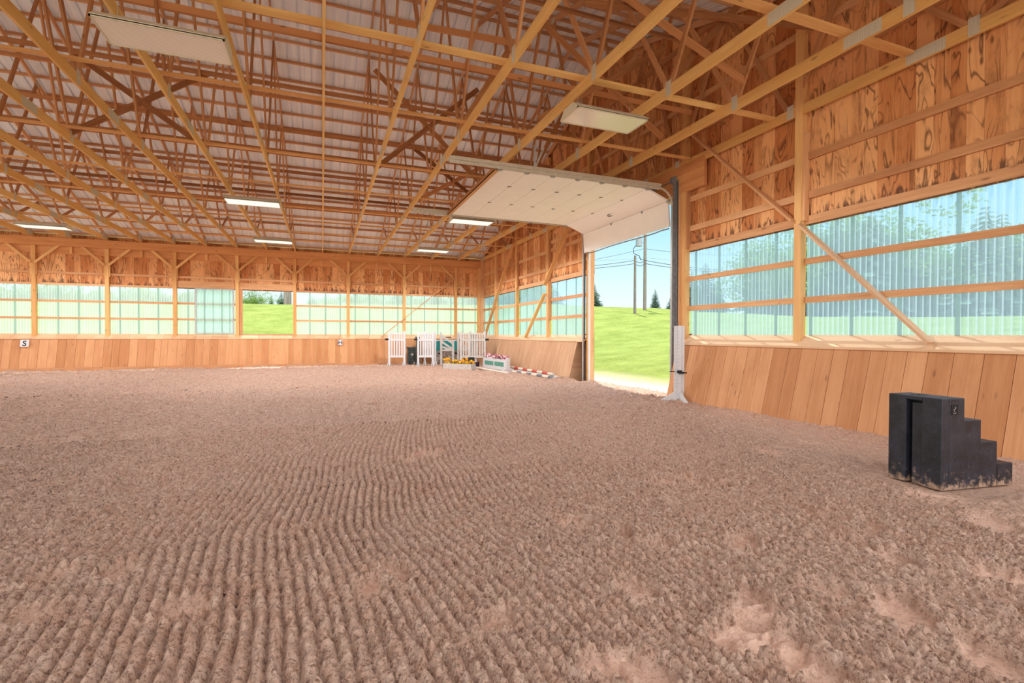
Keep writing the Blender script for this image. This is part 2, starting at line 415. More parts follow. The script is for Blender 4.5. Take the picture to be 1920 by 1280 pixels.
me.polygons.foreach_set('use_smooth', np.ones(len(Fq), dtype=bool))
me.update(calc_edges=True); me.attributes.new('packed', 'FLOAT', 'POINT').data.foreach_set('value', np.concatenate(Ps).astype(np.float32))
me.materials.append(W['sand'])
fl = bpy.data.objects.new('floor', me); COL.objects.link(fl); tag(fl, kind='structure')

# ------------------------------------------------------------------ ground outside
def d_out(x, y):
    dx = np.maximum(np.maximum(x-8.4, -60-x), 0); dy = np.maximum(np.maximum(y-26.1, -6-y), 0)
    return np.sqrt(dx*dx+dy*dy)
AZ = np.radians([-60, -22, -4, 8, 24, 35, 52, 64, 90, 130])
TE = np.array([.048, .048, .0545, .0585, .0575, .043, .033, .028, .022, .015])
def crest_h(x, y):
    az = np.arctan2(x, np.maximum(y, .01)); az = np.where(y <= 0, np.radians(100), az); te = np.interp(az, AZ, TE)
    # distance from the eye where the rise ends (40 m from the walls)
    ca, sa = np.cos(az), np.sin(az)
    t = np.minimum(np.where(ca > .05, 66.1/np.maximum(ca, .05), 1e3), np.where(sa > .05, 48.4/np.maximum(sa, .05), 1e3))
    return EYE+te*np.minimum(t, 80)
gx = np.concatenate([np.linspace(-110, 8.3, 80), np.linspace(9, 120, 80)]); gy = np.concatenate([np.linspace(-60, 26, 60), np.linspace(26.6, 130, 80)])
GX, GY = np.meshgrid(gx, gy); D = d_out(GX, GY); s = np.clip((D-1.5)/36, 0, 1); s = s*s*(3-2*s)*.55+s*.45
GZ = crest_h(GX, GY)*s-np.clip(D-40, 0, 90)*.05-.05+.03*samp(GX, GY, 9)
GZ = np.where(D <= .001, -.12, GZ)
V = np.stack([GX, GY, GZ], -1).reshape(-1, 3); nx = len(gx); ny = len(gy)
i = (np.arange(ny-1)[:, None]*nx+np.arange(nx-1)[None, :]).ravel()
me = bpy.data.meshes.new('ground'); me.from_pydata([tuple(v) for v in V], [], [tuple(int(k) for k in q) for q in np.stack([i, i+1, i+nx+1, i+nx], -1)])
for p_ in me.polygons: p_.use_smooth = True
me.materials.append(W['grass'])
gr = bpy.data.objects.new('ground', me); COL.objects.link(gr); tag(gr, kind='structure')

# ------------------------------------------------------------------ walls of boards
def bayboards(axis, a0, a1, z0, ztop, plane, th, wmin, wmax, mb, skip=None):
    a = a0
    while a < a1-.02:
        w = rnd.uniform(wmin, wmax); b = min(a+w, a1)
        zt0, zt1 = ztop(a), ztop(b); zb = z0
        if skip and skip[0] < b and a < skip[1]:
            if a < skip[0]-.02: b = skip[0]
            elif a >= skip[0]-.02 and a < skip[1]: b = min(b, skip[1]); zb = skip[2]
            zt0, zt1 = ztop(a), ztop(b)
        g = .0015; j = rnd.uniform(0, .012)
        lo, hi = plane+j, plane+j+th
        if axis == 1:
            P = [(x, y, z) for x in (lo, hi) for y, zz in ((a+g, zt0), (b-g, zt1)) for z in (zb, zz)]
        else:
            P = [(y, x, z) for y, zz in ((a+g, zt0), (b-g, zt1)) for x in (lo, hi) for z in (zb, zz)]
        mb.hexa(P, 2)
        # thin backing strip closes the joint to the next board
        if axis == 1: mb.box(hi+.012, hi+.02, b-.03, b+.03, zb, min(zt0, zt1))
        else: mb.box(b-.03, b+.03, hi+.012, hi+.02, zb, min(zt0, zt1))
        a = b
m = MB(); bayboards(1, Y0, 25.95, ZT-.02, lambda y: roofz(y)+.0, XW, .025, .17, .31, m, skip=(9.98, 14.05, 4.93))
m.box(XW+.005, XW+.05, 14.08, 14.80, -.1, 1.56); m.box(XW+.005, XW+.05, 9.5, 9.72, -.1, 1.56)
tag(m.build('wall_right', W['board'], origin=False), kind='structure')
m = MB(); bayboards(0, XL, 8.25, ZT+.02, lambda x: 5.66, YW, .025, .2, .33, m)
tag(m.build('wall_far', W['board'], origin=False), kind='structure')

# kick boards (baseboards), slanted
def kick_right(name, y0, y1, mat, wmin, wmax):
    m = MB(); a = y0
    while a < y1-.02:
        b = min(a+rnd.uniform(wmin, wmax), y1); g = .0035; j = rnd.uniform(0, .006)
        P = [(x, y, z) for (xo) in (0, .038) for y in (a+g, b-g) for x, z in ((XK+xo+j, -.06), (XS+xo+j, ZS-.02))]
        m.hexa([P[0], P[1], P[2], P[3], P[4], P[5], P[6], P[7]], 2); a = b
    m.prism([(XK+.04, -.06), (XS+.04, ZS-.02), (XW, ZS-.02), (XW, -.06)], 1, y0+.001, y0+.04) if y0 > 10 else m.prism([(XK+.04, -.06), (XS+.04, ZS-.02), (XW, ZS-.02), (XW, -.06)], 1, y1-.04, y1-.001)
    return tag(m.build(name, mat, origin=False), kind='structure')
kick_right('baseboard_right', Y0, 9.72, W['kick'], .24, .34)
kick_right('baseboard_right', 14.74, 25.85, W['ply'], .9, 1.25)
m = MB(); a = XL
while a < 8.18:
    b = min(a+rnd.uniform(.24, .36), 8.2); g = .004; j = rnd.uniform(0, .006)
    P = [(x, y, z) for x in (a+g, b-g) for yo in (0, .038) for y, z in ((YK+yo+j, -.06), (YS+yo+j, ZS-.02))]
    m.hexa(P, 2); a = b
tag(m.build('baseboard_far', W['kick'], origin=False), kind='structure')
m = MB(); m.bar((XL, YK-.005, .02), (7.6, YK-.005, .02), .03, .24, (0, -.245, 1))
tag(m.build('baseboard_far', W['kick'], origin=False), kind='structure')

# sloping sills
def sill(name, pts, edge):
    m = MB()
    for P in pts: m.hexa(P, edge)
    return tag(m.build(name, W['sill'], origin=False), kind='structure')
def sillR(y0, y1): return [(x, y, z) for x, zt in ((XS-.02, ZS+.015), (XW+.02, ZB+.012)) for y in (y0, y1) for z in (zt-.035, zt)]
sill('trim_90', [sillR(Y0, 9.72)], 1); sill('trim_91', [sillR(14.27, 25.86)], 1)
ps = []
a = XL
while a < 8.2:
    b = min(a+.62, 8.2); ps.append([(x, y, z) for x in (a+.002, b-.002) for y, zt in ((YS-.02, ZS+.015), (YW+.02, ZB+.012)) for z in (zt-.035, zt)]); a = b
sill('trim_92', ps, 0)

# horizontal girts and window heads
def girtR(z0, z1, y0, y1, name, x1=XW):
    m = MB(); m.box(x1-.04, x1, y0, y1, z0, z1); return tag(m.build(name, W['girt'], origin=False), kind='structure')
def girtF(z0, z1, x0, x1, name, th=.04):
    m = MB(); m.box(x0, x1, YW-th, YW, z0, z1); return tag(m.build(name, W['girt'], origin=False), kind='structure')
k = 1
FPOST = [-13.42, -10.983, -8.542, -6.099, -3.662, -1.231, 1.206, 3.962, 6.695, 7.98]
RPOST = [3.3, 6.565, 9.63, 14.19, 17.32, 20.61, 23.47, 25.75]
RB = [(Y0, 3.3), (3.3, 6.565), (6.565, 9.63), (14.19, 17.32), (17.32, 20.61), (20.61, 23.47), (23.47, 25.75)]
for y0, y1 in RB:
    girtR(ZT, ZT+.15, y0+.075, y1-.075, 'trim_%d' % k); k += 1
    for z in (4.0, 4.70): girtR(z, z+.13, y0+.075, y1-.075, 'trim_%d' % k); k += 1
girtR(5.02, 5.14, 14.26, 17.24, 'trim_%d' % k); k += 1
for z, ya, yb in ((6.25, 1.6, 24.0), (7.0, 3.9, 21.9), (7.75, 6.1, 19.6), (8.5, 8.4, 17.3), (9.25, 10.7, 15.1)):
    girtR(z, z+.12, ya, yb, 'trim_%d' % k); k += 1
for x0, x1 in zip(FPOST[:-1], FPOST[1:]):
    wide = (x0 == -6.099 or x0 == -3.662)
    girtF(4.02, 4.11, x0+.075, x1-.075, 'trim_%d' % k); k += 1
    if wide: girtF(3.60, 3.90, x0+.075, x1-.075, 'trim_%d' % k, .06); k += 1
    else: girtF(3.55, 3.64, x0+.075, x1-.075, 'trim_%d' % k); k += 1

# ------------------------------------------------------------------ windows
def window_right(n, y0, y1, seam_y):
    m = MB(); x = XW+.03; st = .0915/4; ny = int((y1-y0)/st)
    vs = []; fs = []; uv = []
    for i in range(ny+1):
        y = y0+(y1-y0)*i/ny; xx = x+.010*math.cos(2*math.pi*(y+50)/.0915)
        vs += [(xx, y, ZB-.03), (xx, y, ZT+.03)]
    for i in range(ny): fs.append((2*i, 2*i+2, 2*i+3, 2*i+1)); uv.append([(0, 0)]*4)
    m._add(vs, fs, uv, 0, 0, True)
    o = m.build('window_%d' % n, W['polyX'], origin=False); tag(o, kind='structure')
    for z in (2.115, 2.815):
        b = MB(); b.box(XW-.04, XW, y0, y1, z, z+.11); b.build('crossbar', W['girt'], o)
    for s_ in seam_y:
        if y0 < s_ < y1:
            b = MB(); b.box(XW+.005, XW+.018, s_-.028, s_+.028, ZB, ZT); b.build('lap_strip', W['seam'], o)
def window_far(n, x0, x1, seams, bars=True):
    m = MB(); y = YW+.03; st = .0915/4; nn = int((x1-x0)/st)
    vs = []; fs = []; uv = []
    for i in range(nn+1):
        x = x0+(x1-x0)*i/nn; yy = y+.010*math.cos(2*math.pi*(x+50)/.0915)
        vs += [(x, yy, ZB-.03), (x, yy, ZT+.05)]
    for i in range(nn): fs.append((2*i, 2*i+1, 2*i+3, 2*i+2)); uv.append([(0, 0)]*4)
    m._add(vs, fs, uv, 0, 0, True)
    o = m.build('window_%d' % n, W['polyY'], origin=False); tag(o, kind='structure')
    if bars:
        for z in (2.14, 2.85):
            b = MB(); b.box(x0, x1, YW-.04, YW, z, z+.088); b.build('crossbar', W['girt'], o)
    for s_ in seams:
        if x0 < s_ < x1:
            b = MB(); b.box(s_-.03, s_+.03, YW+.005, YW+.018, ZB, ZT); b.build('lap_strip', W['seam'], o)
n = 1
seamR = [6.40+.738*i for i in range(-9, 27)]
for y0, y1 in RB: window_right(n, y0+.07, y1-.07, seamR); n += 1
seamF = [-14.5, -13.7, -13.05, -12.35, -11.633, -10.247, -9.554, -8.845, -8.137, -7.469, -6.747, -5.62, -4.967, -4.268, -.563, .153, .834, 1.541, 2.238, 2.922, 3.646, 4.331, 5.029, 5.74, 6.45, 7.116, 7.809]
for x0, x1 in zip([XL]+FPOST[:-1], FPOST):
    if x0 == -3.662: continue
    window_far(n, x0+.07, x1-.07, seamF); n += 1
# parked sliding window of the far opening
w = empty('sliding_window_sash', (-4.55, YW-.07, ZB+.02)); tag(w, 'ribbed plastic sliding sash parked on the far wall just left of the open window', 'window sash')
m = MB(); m.box(-.80, -.72, -.02, .02, 0, 2.05); m.box(.70, .76, -.02, .02, 0, 2.05); m.box(-.8, .76, -.018, .018, 0, .05); m.box(-.8, .76, -.018, .018, 2.0, 2.05)
m.build('sash_frame', W['galv'], w)
m = MB(); m.box(-.72, .7, -.004, .004, .05, 2.0); m.build('sash_pane', W['seam'] if False else W['polyY'], w)
for xx in (-.42, -.08, .27, .58):
    m = MB(); m.box(xx-.018, xx+.018, .004, .012, .05, 2.0); m.build('sash_rib', W['seam'], w)
# frame of the open window
m = MB(); m.box(-3.585, -3.45, YW-.05, YW+.04, ZB, 3.6); m.box(-3.45, -1.31, YW-.03, YW+.04, ZB-.01, ZB+.02)
tag(m.build('trim_93', W['girt'], origin=False), kind='structure')
m = MB(); m.box(-3.49, -3.47, YW-.075, YW-.05, 1.62, 1.72)
h = m.build('window_latch', W['galvd']); tag(h, 'small metal latch low on the left jamb of the open far window', 'latch')

# ------------------------------------------------------------------ posts
for i, x in enumerate(FPOST):
    p = empty('timber_post', (x, YP+.07, 1.33))
    dz = -1.33
    m = MB(); m.box(-.070, .070, -.07, .07, 1.38+dz, BT-.33+dz)
    m.build('post_shaft', W['post'], p)
    if i < len(FPOST)-1:
        for s_ in (-1, 1):
            m = MB(); m.box(s_*.070, s_*.108, -.05, .05, 3.95+dz, 4.47+dz); m.build('brace_cleat', W['post'], p)
    vis = i
    lab = ('square timber post in the far corner between the two walls' if i == 9 else
           'square timber post on the far wall, %s from the left edge of the picture' % ORD[i-1] if i else 'square timber post on the far wall beyond the left edge')
    tag(p, lab, 'post', 'posts along the far wall')
rl = {3.3: 'nearest timber post on the right wall, at the right edge', 6.565: 'big full-height timber post between the two bright windows nearest the black steps',
      9.63: 'timber door post on the near side of the big doorway', 14.19: 'timber door post on the far side of the big doorway',
      17.32: 'timber post on the right wall, first beyond the big doorway', 20.61: 'timber post on the right wall, second beyond the big doorway', 23.47: 'timber post on the right wall, third beyond the big doorway, nearest the corner'}
for y in RPOST[:-1]:
    p = empty('gable_post', (XP+.07, y, 0)); tag(p, rl[y], 'post', 'posts along the right wall')
    door = y in (9.63, 14.19)
    m = MB(); z0 = 0 if door else 1.38
    m.box(-.07, .068, -.078 if door else -.07, .078 if door else .07, z0-.02 if door else z0, roofz(y)-.25)
    m.build('post_shaft', W['post'], p)
    m = MB()
    m.box(-.05, .068, -.125, -.078 if door else -.07, (3.6 if y != 17.32 else 2.1), 5.2); m.build('post_splice', W['web'] if y == 9.63 else W['girt'], p)

# eave beams and knee braces
m = MB(); m.box(XL, -1.2, YP-.085, YP-.002, BT-.335, BT); b1 = m.build('eave_beam', W['beam']); tag(b1, 'long eave beam over the far wall posts, left of the open window', 'beam', 'eave beams')
m = MB(); m.box(-1.2, 8.1, YP-.095, YP-.002, BT-.335, BT+.005); b1 = m.build('eave_beam', W['beam']); tag(b1, 'long eave beam over the far wall posts, from the open window to the corner', 'beam', 'eave beams')
m = MB(); m.box(XL, 8.2, YW-.045, YW, 4.84, 5.5); b1 = m.build('eave_header_plank', W['beam']); tag(b1, 'wide plank header against the far wall boards behind the eave beam', 'beam')
m = MB()
for x in [(a+b)/2 for a, b in zip(FPOST[:-2], FPOST[1:-1])]:
    q = MB(); q.box(x-.04, x+.04, YP+.02, YP+.10, 4.86, BT-.33); o = q.build('hanger_block', W['post']); tag(o, 'short wooden block under the eave beam, midway between posts, near %s' % ('the left edge' if x < -9 else 'the letter S sign' if x < -8.5 else 'the sliding sash' if x < -3.8 and x > -6 else 'the open window' if x < -1 and x > -3.7 else 'the letter H sign' if x < 1 and x > -1 else 'the leaning white jump stands' if x < 4 and x > 1 else 'the corner' if x > 4 else 'the left windows'), 'wood block', 'hanger blocks under the eave beam')
nb = 0
for i, x in enumerate(FPOST[:-1]):
    for s_ in (-1, 1):
        if i == 8 and s_ == 1: continue
        o = beam_obj('knee_brace', (x+s_*.07, YP-.03, 4.44), (x+s_*.84, YP-.03, 5.17), .04, .09, W['post'])
        tag(o, 'knee brace %s the %s far wall post from the left' % ('right of' if s_ > 0 else 'left of', ORD[i-1] if i else 'hidden'), 'brace', 'knee braces on the far wall')
# long diagonal braces
def diag(p0, p1, lab, w=.04, h=.13, mat='post', up=(1, 0, 0)):
    o = beam_obj('diagonal_brace', p0, p1, w, h, W[mat], up=up); tag(o, lab, 'brace'); return o
diag((6.68, YP-.13, 4.60), (2.80, YP-.13, 1.42), 'long thin diagonal brace crossing the far windows above the jump stands', .04, .04, 'girt', (0, 0, 1))
diag((8.03, 9.35, 6.28), (8.07, 6.62, 3.62), 'diagonal brace from the roof trusses down to the big post, above the windows', .14, .04, 'girt', (0, 0, 1))
diag((8.06, 6.47, 3.52), (8.03, 4.38, 1.42), 'weathered diagonal brace crossing the big right window above the mounting steps', .14, .04, 'sill', (0, 0, 1))
diag((8.03, 15.3, 5.38), (8.03, 17.38, 3.45), 'upper diagonal brace on the right wall between the doorway and the next post', .14, .04, 'post', (0, 0, 1))
diag((8.03, 17.36, 3.12), (8.03, 19.28, 1.42), 'lower diagonal brace standing on the sill beyond the doorway', .14, .04, 'chord', (0, 0, 1))
diag((8.02, 20.75, 5.62), (8.02, 24.85, 1.42), 'long diagonal brace on the right wall nearest the far corner', .14, .04, 'post', (0, 0, 1))

# ------------------------------------------------------------------ roof: trusses
TX_R = [1.25, 2.63, 3.97, 5.38, 6.80]
TX_L = [.03-1.222*i for i in range(0, 13)]
B_ = [3.98, 6.75, 9.87, 12.885]
T_ = [2.4, 5.75, 8.35, 11.15]
B_all = B_+[25.77-y for y in B_[:3]][::-1]
T_all = T_+[25.77-y for y in T_][::-1]
CH = .185
def tz(y): return roofz(y)-.09-.14/2*1.054
truss0 = empty('roof_truss', (0, 0, BT))
def loc(y, z): return (0, y, z-BT)
m = MB(); m.bar(loc(-.1, BT+CH/2), loc(25.86, BT+CH/2), .038, CH); m.build('bottom_chord', W['chord'], truss0)
for y0, y1 in ((-.3, RIDGE_Y), (RIDGE_Y, 26.1)):
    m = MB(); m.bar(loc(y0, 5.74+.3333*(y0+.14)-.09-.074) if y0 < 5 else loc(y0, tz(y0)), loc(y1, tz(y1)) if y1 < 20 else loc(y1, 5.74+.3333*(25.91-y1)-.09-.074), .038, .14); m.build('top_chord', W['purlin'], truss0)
seq = []
for i, b in enumerate(B_all):
    for tt in (T_all[i] if i < len(T_all) else None, T_all[i+1] if i+1 < len(T_all) else None):
        if tt is not None: seq.append((b, tt))
for b, tt in seq:
    sg = .03 if tt > b else -.03
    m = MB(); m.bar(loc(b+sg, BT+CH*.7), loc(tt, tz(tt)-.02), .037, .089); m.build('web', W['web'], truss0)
def plate(y, z, w, h, rot=0):
    m = MB()
    for s_ in (-1, 1):
        d = Vector((0, math.cos(rot), math.sin(rot)))
        c = Vector(loc(y, z)); c.x = s_*.0205
        m.bar(c-d*w/2, c+d*w/2, .002, h)
    return m.build('nail_plate', W['plate'], truss0)
for b in B_all: plate(b, BT+CH*.55+.03, .13, CH+.06)
for y in (4.55, 11.3, 17.5, 21.3): plate(y, BT+CH/2, .50, CH*.92)
for tt in T_all: plate(tt, tz(tt)-.03, .2, .13, math.atan(.3333) if tt < RIDGE_Y else -math.atan(.3333))
plate(25.45, BT+.16, .45, .26, 0)
trs = []
allx = [('R', x) for x in TX_R]+[('L', x) for x in TX_L]
order = sorted([x for _, x in allx], reverse=True)
for k_, x in enumerate(order):
    o = truss0 if k_ == 0 else copy_tree(truss0)
    o.location = (x, 0, BT)
    tag(o, 'exposed timber roof truss, %s counted from the gable wall with the doorway' % ORD[k_+1], 'roof truss', 'roof trusses')
g = copy_tree(truss0); g.location = (8.14, 0, BT+.045); g.name = 'gable_truss'
tag(g, 'timber truss fixed flat against the right gable wall boards', 'roof truss', 'roof trusses')

# purlins
def purlin(y, lab):
    z = roofz(y)-.045
    m = MB(); m.bar((XL, y, z), (8.24, y, z), .038, .088, up=(0, .3162 if y > RIDGE_Y else -.3162, .9487))
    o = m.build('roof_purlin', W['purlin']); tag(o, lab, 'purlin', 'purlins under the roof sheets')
ys = [25.84-.655*i for i in range(20)]
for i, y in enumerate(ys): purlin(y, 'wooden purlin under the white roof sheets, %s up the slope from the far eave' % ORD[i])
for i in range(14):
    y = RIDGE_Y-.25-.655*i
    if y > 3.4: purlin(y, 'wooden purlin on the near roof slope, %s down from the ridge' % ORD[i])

# roof sheets with ribs
m = MB()
for (ya, yb) in ((RIDGE_Y, 26.5), (-.8, RIDGE_Y)):
    prof = []
    x = XL
    while x < 8.6:
        prof += [(x, 0), (x+.258, 0), (x+.260, .045), (x+.303, .045)]; x += .305
    vs = []; fs = []; uvs = []
    za = roofz(ya) if ya > 0 else 5.74+.3333*(ya+.14); zb = 5.74+.3333*(25.91-yb) if yb > 20 else roofz(yb)
    for px_, pz in prof: vs += [(px_, ya, za+pz+.002), (px_, yb, zb+pz+.002)]
    for i in range(len(prof)-1):
        fs.append((2*i, 2*i+2, 2*i+3, 2*i+1)); uvs.append([(ya, prof[i][0]), (ya, prof[i+1][0]), (yb, prof[i+1][0]), (yb, prof[i][0])])
    m._add(vs, fs, uvs, 0, 0)
tag(m.build('ceiling', W['sheet'], origin=False), kind='structure')

# lateral braces running across the trusses
def lat(y, z, x0, x1, lab, w=.089, h=.038, mat='brace'):
    m = MB(); m.bar((x0, y, z), (x1, y, z), w, h); o = m.build('lateral_brace', W[mat]); tag(o, lab, 'brace', 'lateral braces across the trusses')
LB = [(4.75, 'post'), (7.12, 'chord'), (9.4, 'post'), (12.5, 'post'), (15.1, 'post'), (17.6, 'post'), (19.7, 'post'), (21.9, 'post'), (23.8, 'post')]
for i, (y, mt) in enumerate(LB):
    lat(y, BT+CH+.02, XL, 8.1 if y > 5 else 8.1, 'board laid across the truss bottom chords, %s row from the camera' % ORD[i], .14 if i < 2 else .089, .038, mt)
def web_at(b, tt, f):
    z0 = BT+CH*.7; z1 = tz(tt)-.02; return b+(tt-b)*f, z0+(z1-z0)*f
i = 0
for b, tt, f in [(6.75, 8.35, .5), (9.87, 8.35, .4), (9.87, 11.15, .45), (12.885, 11.15, .4), (12.885, 14.62, .5), (15.9, 14.62, .45), (15.9, 17.42, .55), (19.02, 17.42, .5), (19.02, 20.02, .5), (21.79, 20.02, .5)]:
    y, z = web_at(b, tt, f); s_ = .05 if tt > b else -.05
    m = MB(); m.bar((XL, y-s_, z), (8.05 if i % 3 else 6.9, y-s_, z), .038, .10, up=(0, tt-b, tz(tt)-BT)); o = m.build('web_brace', W['brace'])
    tag(o, 'brown board nailed across the truss webs, %s such row from the camera' % ORD[i], 'brace', 'web braces across the trusses'); i += 1
# sway braces crossing between trusses near the gable
sw = 0
for (xa, ya, za, xb, yb, zb) in [(3.97, 8.9, 5.75, 6.8, 8.7, 7.6), (6.8, 8.75, 5.75, 3.97, 8.9, 7.7), (5.38, 6.9, 5.7, 6.8, 6.65, 7.3), (2.63, 9.9, 5.7, 3.97, 10.3, 8.0), (5.38, 9.95, 5.7, 6.8, 10.5, 7.6), (6.8, 9.9, 5.7, 5.38, 10.5, 7.7),
                                 (1.25, 12.9, 5.7, 3.97, 12.95, 8.2), (3.97, 12.9, 5.7, 1.25, 12.95, 8.2), (3.97, 6.95, 7.3, 6.8, 6.55, 5.9), (-4.86, 12.9, 5.7, -2.41, 12.95, 7.4), (-2.41, 12.9, 5.7, -4.86, 12.95, 7.4),
                                 (5.38, 12.9, 5.75, 6.8, 12.95, 8.4), (2.63, 15.95, 5.7, 5.38, 15.4, 7.3), (5.38, 15.95, 5.7, 2.63, 15.4, 7.3), (3.97, 7.1, 6.9, 8.0, 6.2, 6.9), (1.25, 10, 7.7, 3.97, 9.3, 7.4)]:
    o = beam_obj('sway_brace', (xa, ya, za), (xb, yb, zb), .038, .12, W['brace'])
    where = 'near the gable end' if xb+xa > 9 else ('over the left half of the hall' if xa < 0 else 'above the raised door')
    tag(o, 'sloping sway brace between trusses %s, %s of its kind' % (where, ORD[sw]), 'brace', 'sway braces'); sw += 1

# ------------------------------------------------------------------ overhead door
D0, D1 = 10.0, 14.22
path = [(3.55, 5.06), (4.175, 5.06), (4.80, 5.06), (5.43, 5.06), (6.06, 5.06), (6.69, 5.06), (7.33, 5.05), (7.95, 4.81), (7.99, 4.20)]
door = empty('door_1', (0, 0, 0)); tag(door, kind='structure')
for i in range(8):
    (xa, za), (xb, zb) = path[i], path[i+1]
    dx, dz = xb-xa, zb-za; L = math.hypot(dx, dz); nx_, nz_ = -dz/L, dx/L
    if nz_ < 0 or (abs(nz_) < .1 and nx_ < 0): nx_, nz_ = -nx_, -nz_
    g = .004
    m = MB()
    P = []
    for t_ in (g/L, 1-g/L):
        x, z = xa+dx*t_, za+dz*t_
        for y in (D0, D1):
            for o_ in (0, .045): P.append((x+nx_*o_, y, z+nz_*o_))
    m.hexa(P, 1)
    s_ = m.build('door_section', W['doorp'], door)
    if i:
        for hy in (11.05, 12.55):
            h = MB(); h.box(xa-.05, xa+.05, hy-.02, hy+.02, za-.006, za+.004) if i < 7 else h.box(xa-.012, xa+.01, hy-.02, hy+.02, za-.05, za+.05)
            h.tube((xa-.006, hy-.045, za-.008), (xa-.006, hy+.045, za-.008), .009, n=8)
            h.build('hinge', W['galvd'], s_)
    for yy in (D0-.03, D1+.03):
        h = MB(); h.box(xa-.05, xa+.05, yy-.03, yy+.03, za-.03, za+.02); h.tube((xa, yy-.04, za-.02), (xa, yy+.04, za-.02), .022, n=10)
        h.build('roller_bracket', W['galv'], s_)
m = MB(); m.box(3.43, 3.52, D0, D1, 5.03, 5.045); m.box(3.43, 3.445, D0, D1, 5.03, 5.12); m.box(3.515, 3.53, D0, D1, 5.03, 5.12)
m.build('stiffening_strut', W['web'], door)
m = MB(); ppts = []
for i in range(17):
    f = i/16; ppts.append((7.99+.012*math.sin(i), D0+(D1-D0)*f, 4.18-.035*math.sin(f*math.pi)-.02*math.sin(f*9)-(.03 if i == 0 else 0)))
m.path(ppts, .016); m.build('bottom_seal', W['galvd'], door)
m = MB(); m.box(7.60, 7.78, 12.06, 12.08, 4.975, 4.98)
dx, dz = .62, -.24
u_ = Vector((dx, 0, dz)).normalized(); c_ = Vector((7.62, 12.1, 4.93)); nn = Vector((dz, 0, -dx)).normalized()
q = MB(); q.bar(c_+nn*.004-Vector((0, .13, 0)), c_+nn*.004+Vector((0, .13, 0)), .12, .004, up=nn); q.build('lift_sticker', W['doorp'], door)['label'] = 'pale sticker panel behind the lift handle'
q = MB(); q.path([c_+nn*.02+u_*.04*math.cos(a)*1.0+Vector((0, .09*math.sin(a), 0)) for a in [R(t) for t in range(-40, 221, 20)]], .009, 6); q.build('lift_handle', W['black'], door)['label'] = 'curved dark lift handle'

def track(y, lab):
    t = empty('door_track', (0, y, 0)); tag(t, lab, 'door track', 'tracks of the big overhead door')
    m = MB(); m.box(2.42, 7.62, -.028, .028, 5.09, 5.10); m.box(2.42, 7.62, -.03, -.022, 5.03, 5.10); m.box(2.42, 7.62, .022, .03, 5.06, 5.10); m.box(2.42, 7.62, -.075, -.03, 5.095, 5.165)
    hr = m.build('horizontal_rail', W['track'], t)
    m = MB()
    pts = [(7.62+.38*math.sin(a), 0, 4.70+.38*math.cos(a)) for a in [R(v) for v in range(0, 91, 10)]]
    for a, b in zip(pts[:-1], pts[1:]): m.bar(a, b, .055, .025)
    m.build('curved_rail', W['track'], t)
    m = MB(); m.box(7.985, 8.015, -.028, .028, 0, 4.70); m.build('vertical_rail', W['galv'], t)
    s_ = -1 if y < 12 else 1
    m = MB(); m.box(8.0, 8.105, s_*.03, s_*.045, 0, 5.3); m.box(8.085, 8.105, s_*.03, s_*.12, 0, 5.3)
    m.build('jamb_angle', W['galvd'], t)
    m = MB(); m.box(4.28, 4.33, -.06, -.055, 5.1, 5.62); m.build('hanger_strap', W['galv'], hr)
    m = MB(); m.bar((4.30, -.06, 5.12), (4.52, -.06, 5.60), .004, .04); m.build('hanger_strap', W['galv'], hr)
    return t
track(9.90, 'near side track of the raised overhead door, with two hanger straps')
track(14.30, 'far side track of the raised overhead door, beyond the white panels')
# spring shaft and drums
sp = empty('door_spring_shaft', (8.06, 12.1, 5.31)); tag(sp, 'steel lift shaft with cable drums above the big doorway', 'door hardware')
m = MB(); m.tube((0, -2.25, 0), (0, 2.3, 0), .014, n=10); m.build('shaft', W['galvd'], sp)
for y in (-2.2, 2.22):
    m = MB(); m.tube((0, y-.035, 0), (0, y+.035, 0), .085, n=20); m.tube((0, y-.045, 0), (0, y-.035, 0), .098, n=20); m.tube((0, y+.035, 0), (0, y+.045, 0), .098, n=20); m.build('cable_drum', W['galvd'], sp)
m = MB(); m.tube((0, -1.6, 0), (0, -.2, 0), .045, n=14); m.tube((0, .2, 0), (0, 1.6, 0), .045, n=14); m.build('torsion_spring', W['galvd'], sp)
hd = empty('door_header', (8.1, 12, 4.95)); tag(hd, 'stacked plank header over the big doorway', 'beam')
for i in range(3):
    m = MB(); m.box(-.0, .075, -3.07, 3.0, i*.222, i*.222+.216); m.build('header_plank', W['beam'], hd)
m = MB(); m.path([(7.99, 9.70, 5.2), (8.0, 9.68, 3.0), (7.985, 9.66, 2.0), (7.97, 9.60, 1.55), (7.96, 9.52, 1.42)], .006, 6)
o = m.build('door_cable', W['black']); tag(o, 'thin dark cable hanging down the near door post behind the white jump stand', 'cable')
# light painted outer lining of the doorway
m = MB(); m.box(XP, XW+.005, 14.02, 14.11, -.05, 4.95); m.box(XP-.03, XW+.02, 9.70, 9.76, -.05, 4.95); m.box(XW+.02, XW+.16, 9.76, 14.05, 4.90, 4.98); m.box(8.05, 8.28, 25.66, 25.95, -.05, 5.6)
tag(m.build('trim_94', W['girt'], origin=False), kind='structure')

m = MB(); m.box(8.045, 8.108, 14.0, 14.03, -.03, 4.3); tag(m.build('trim_95', W['white'], origin=False), kind='structure')
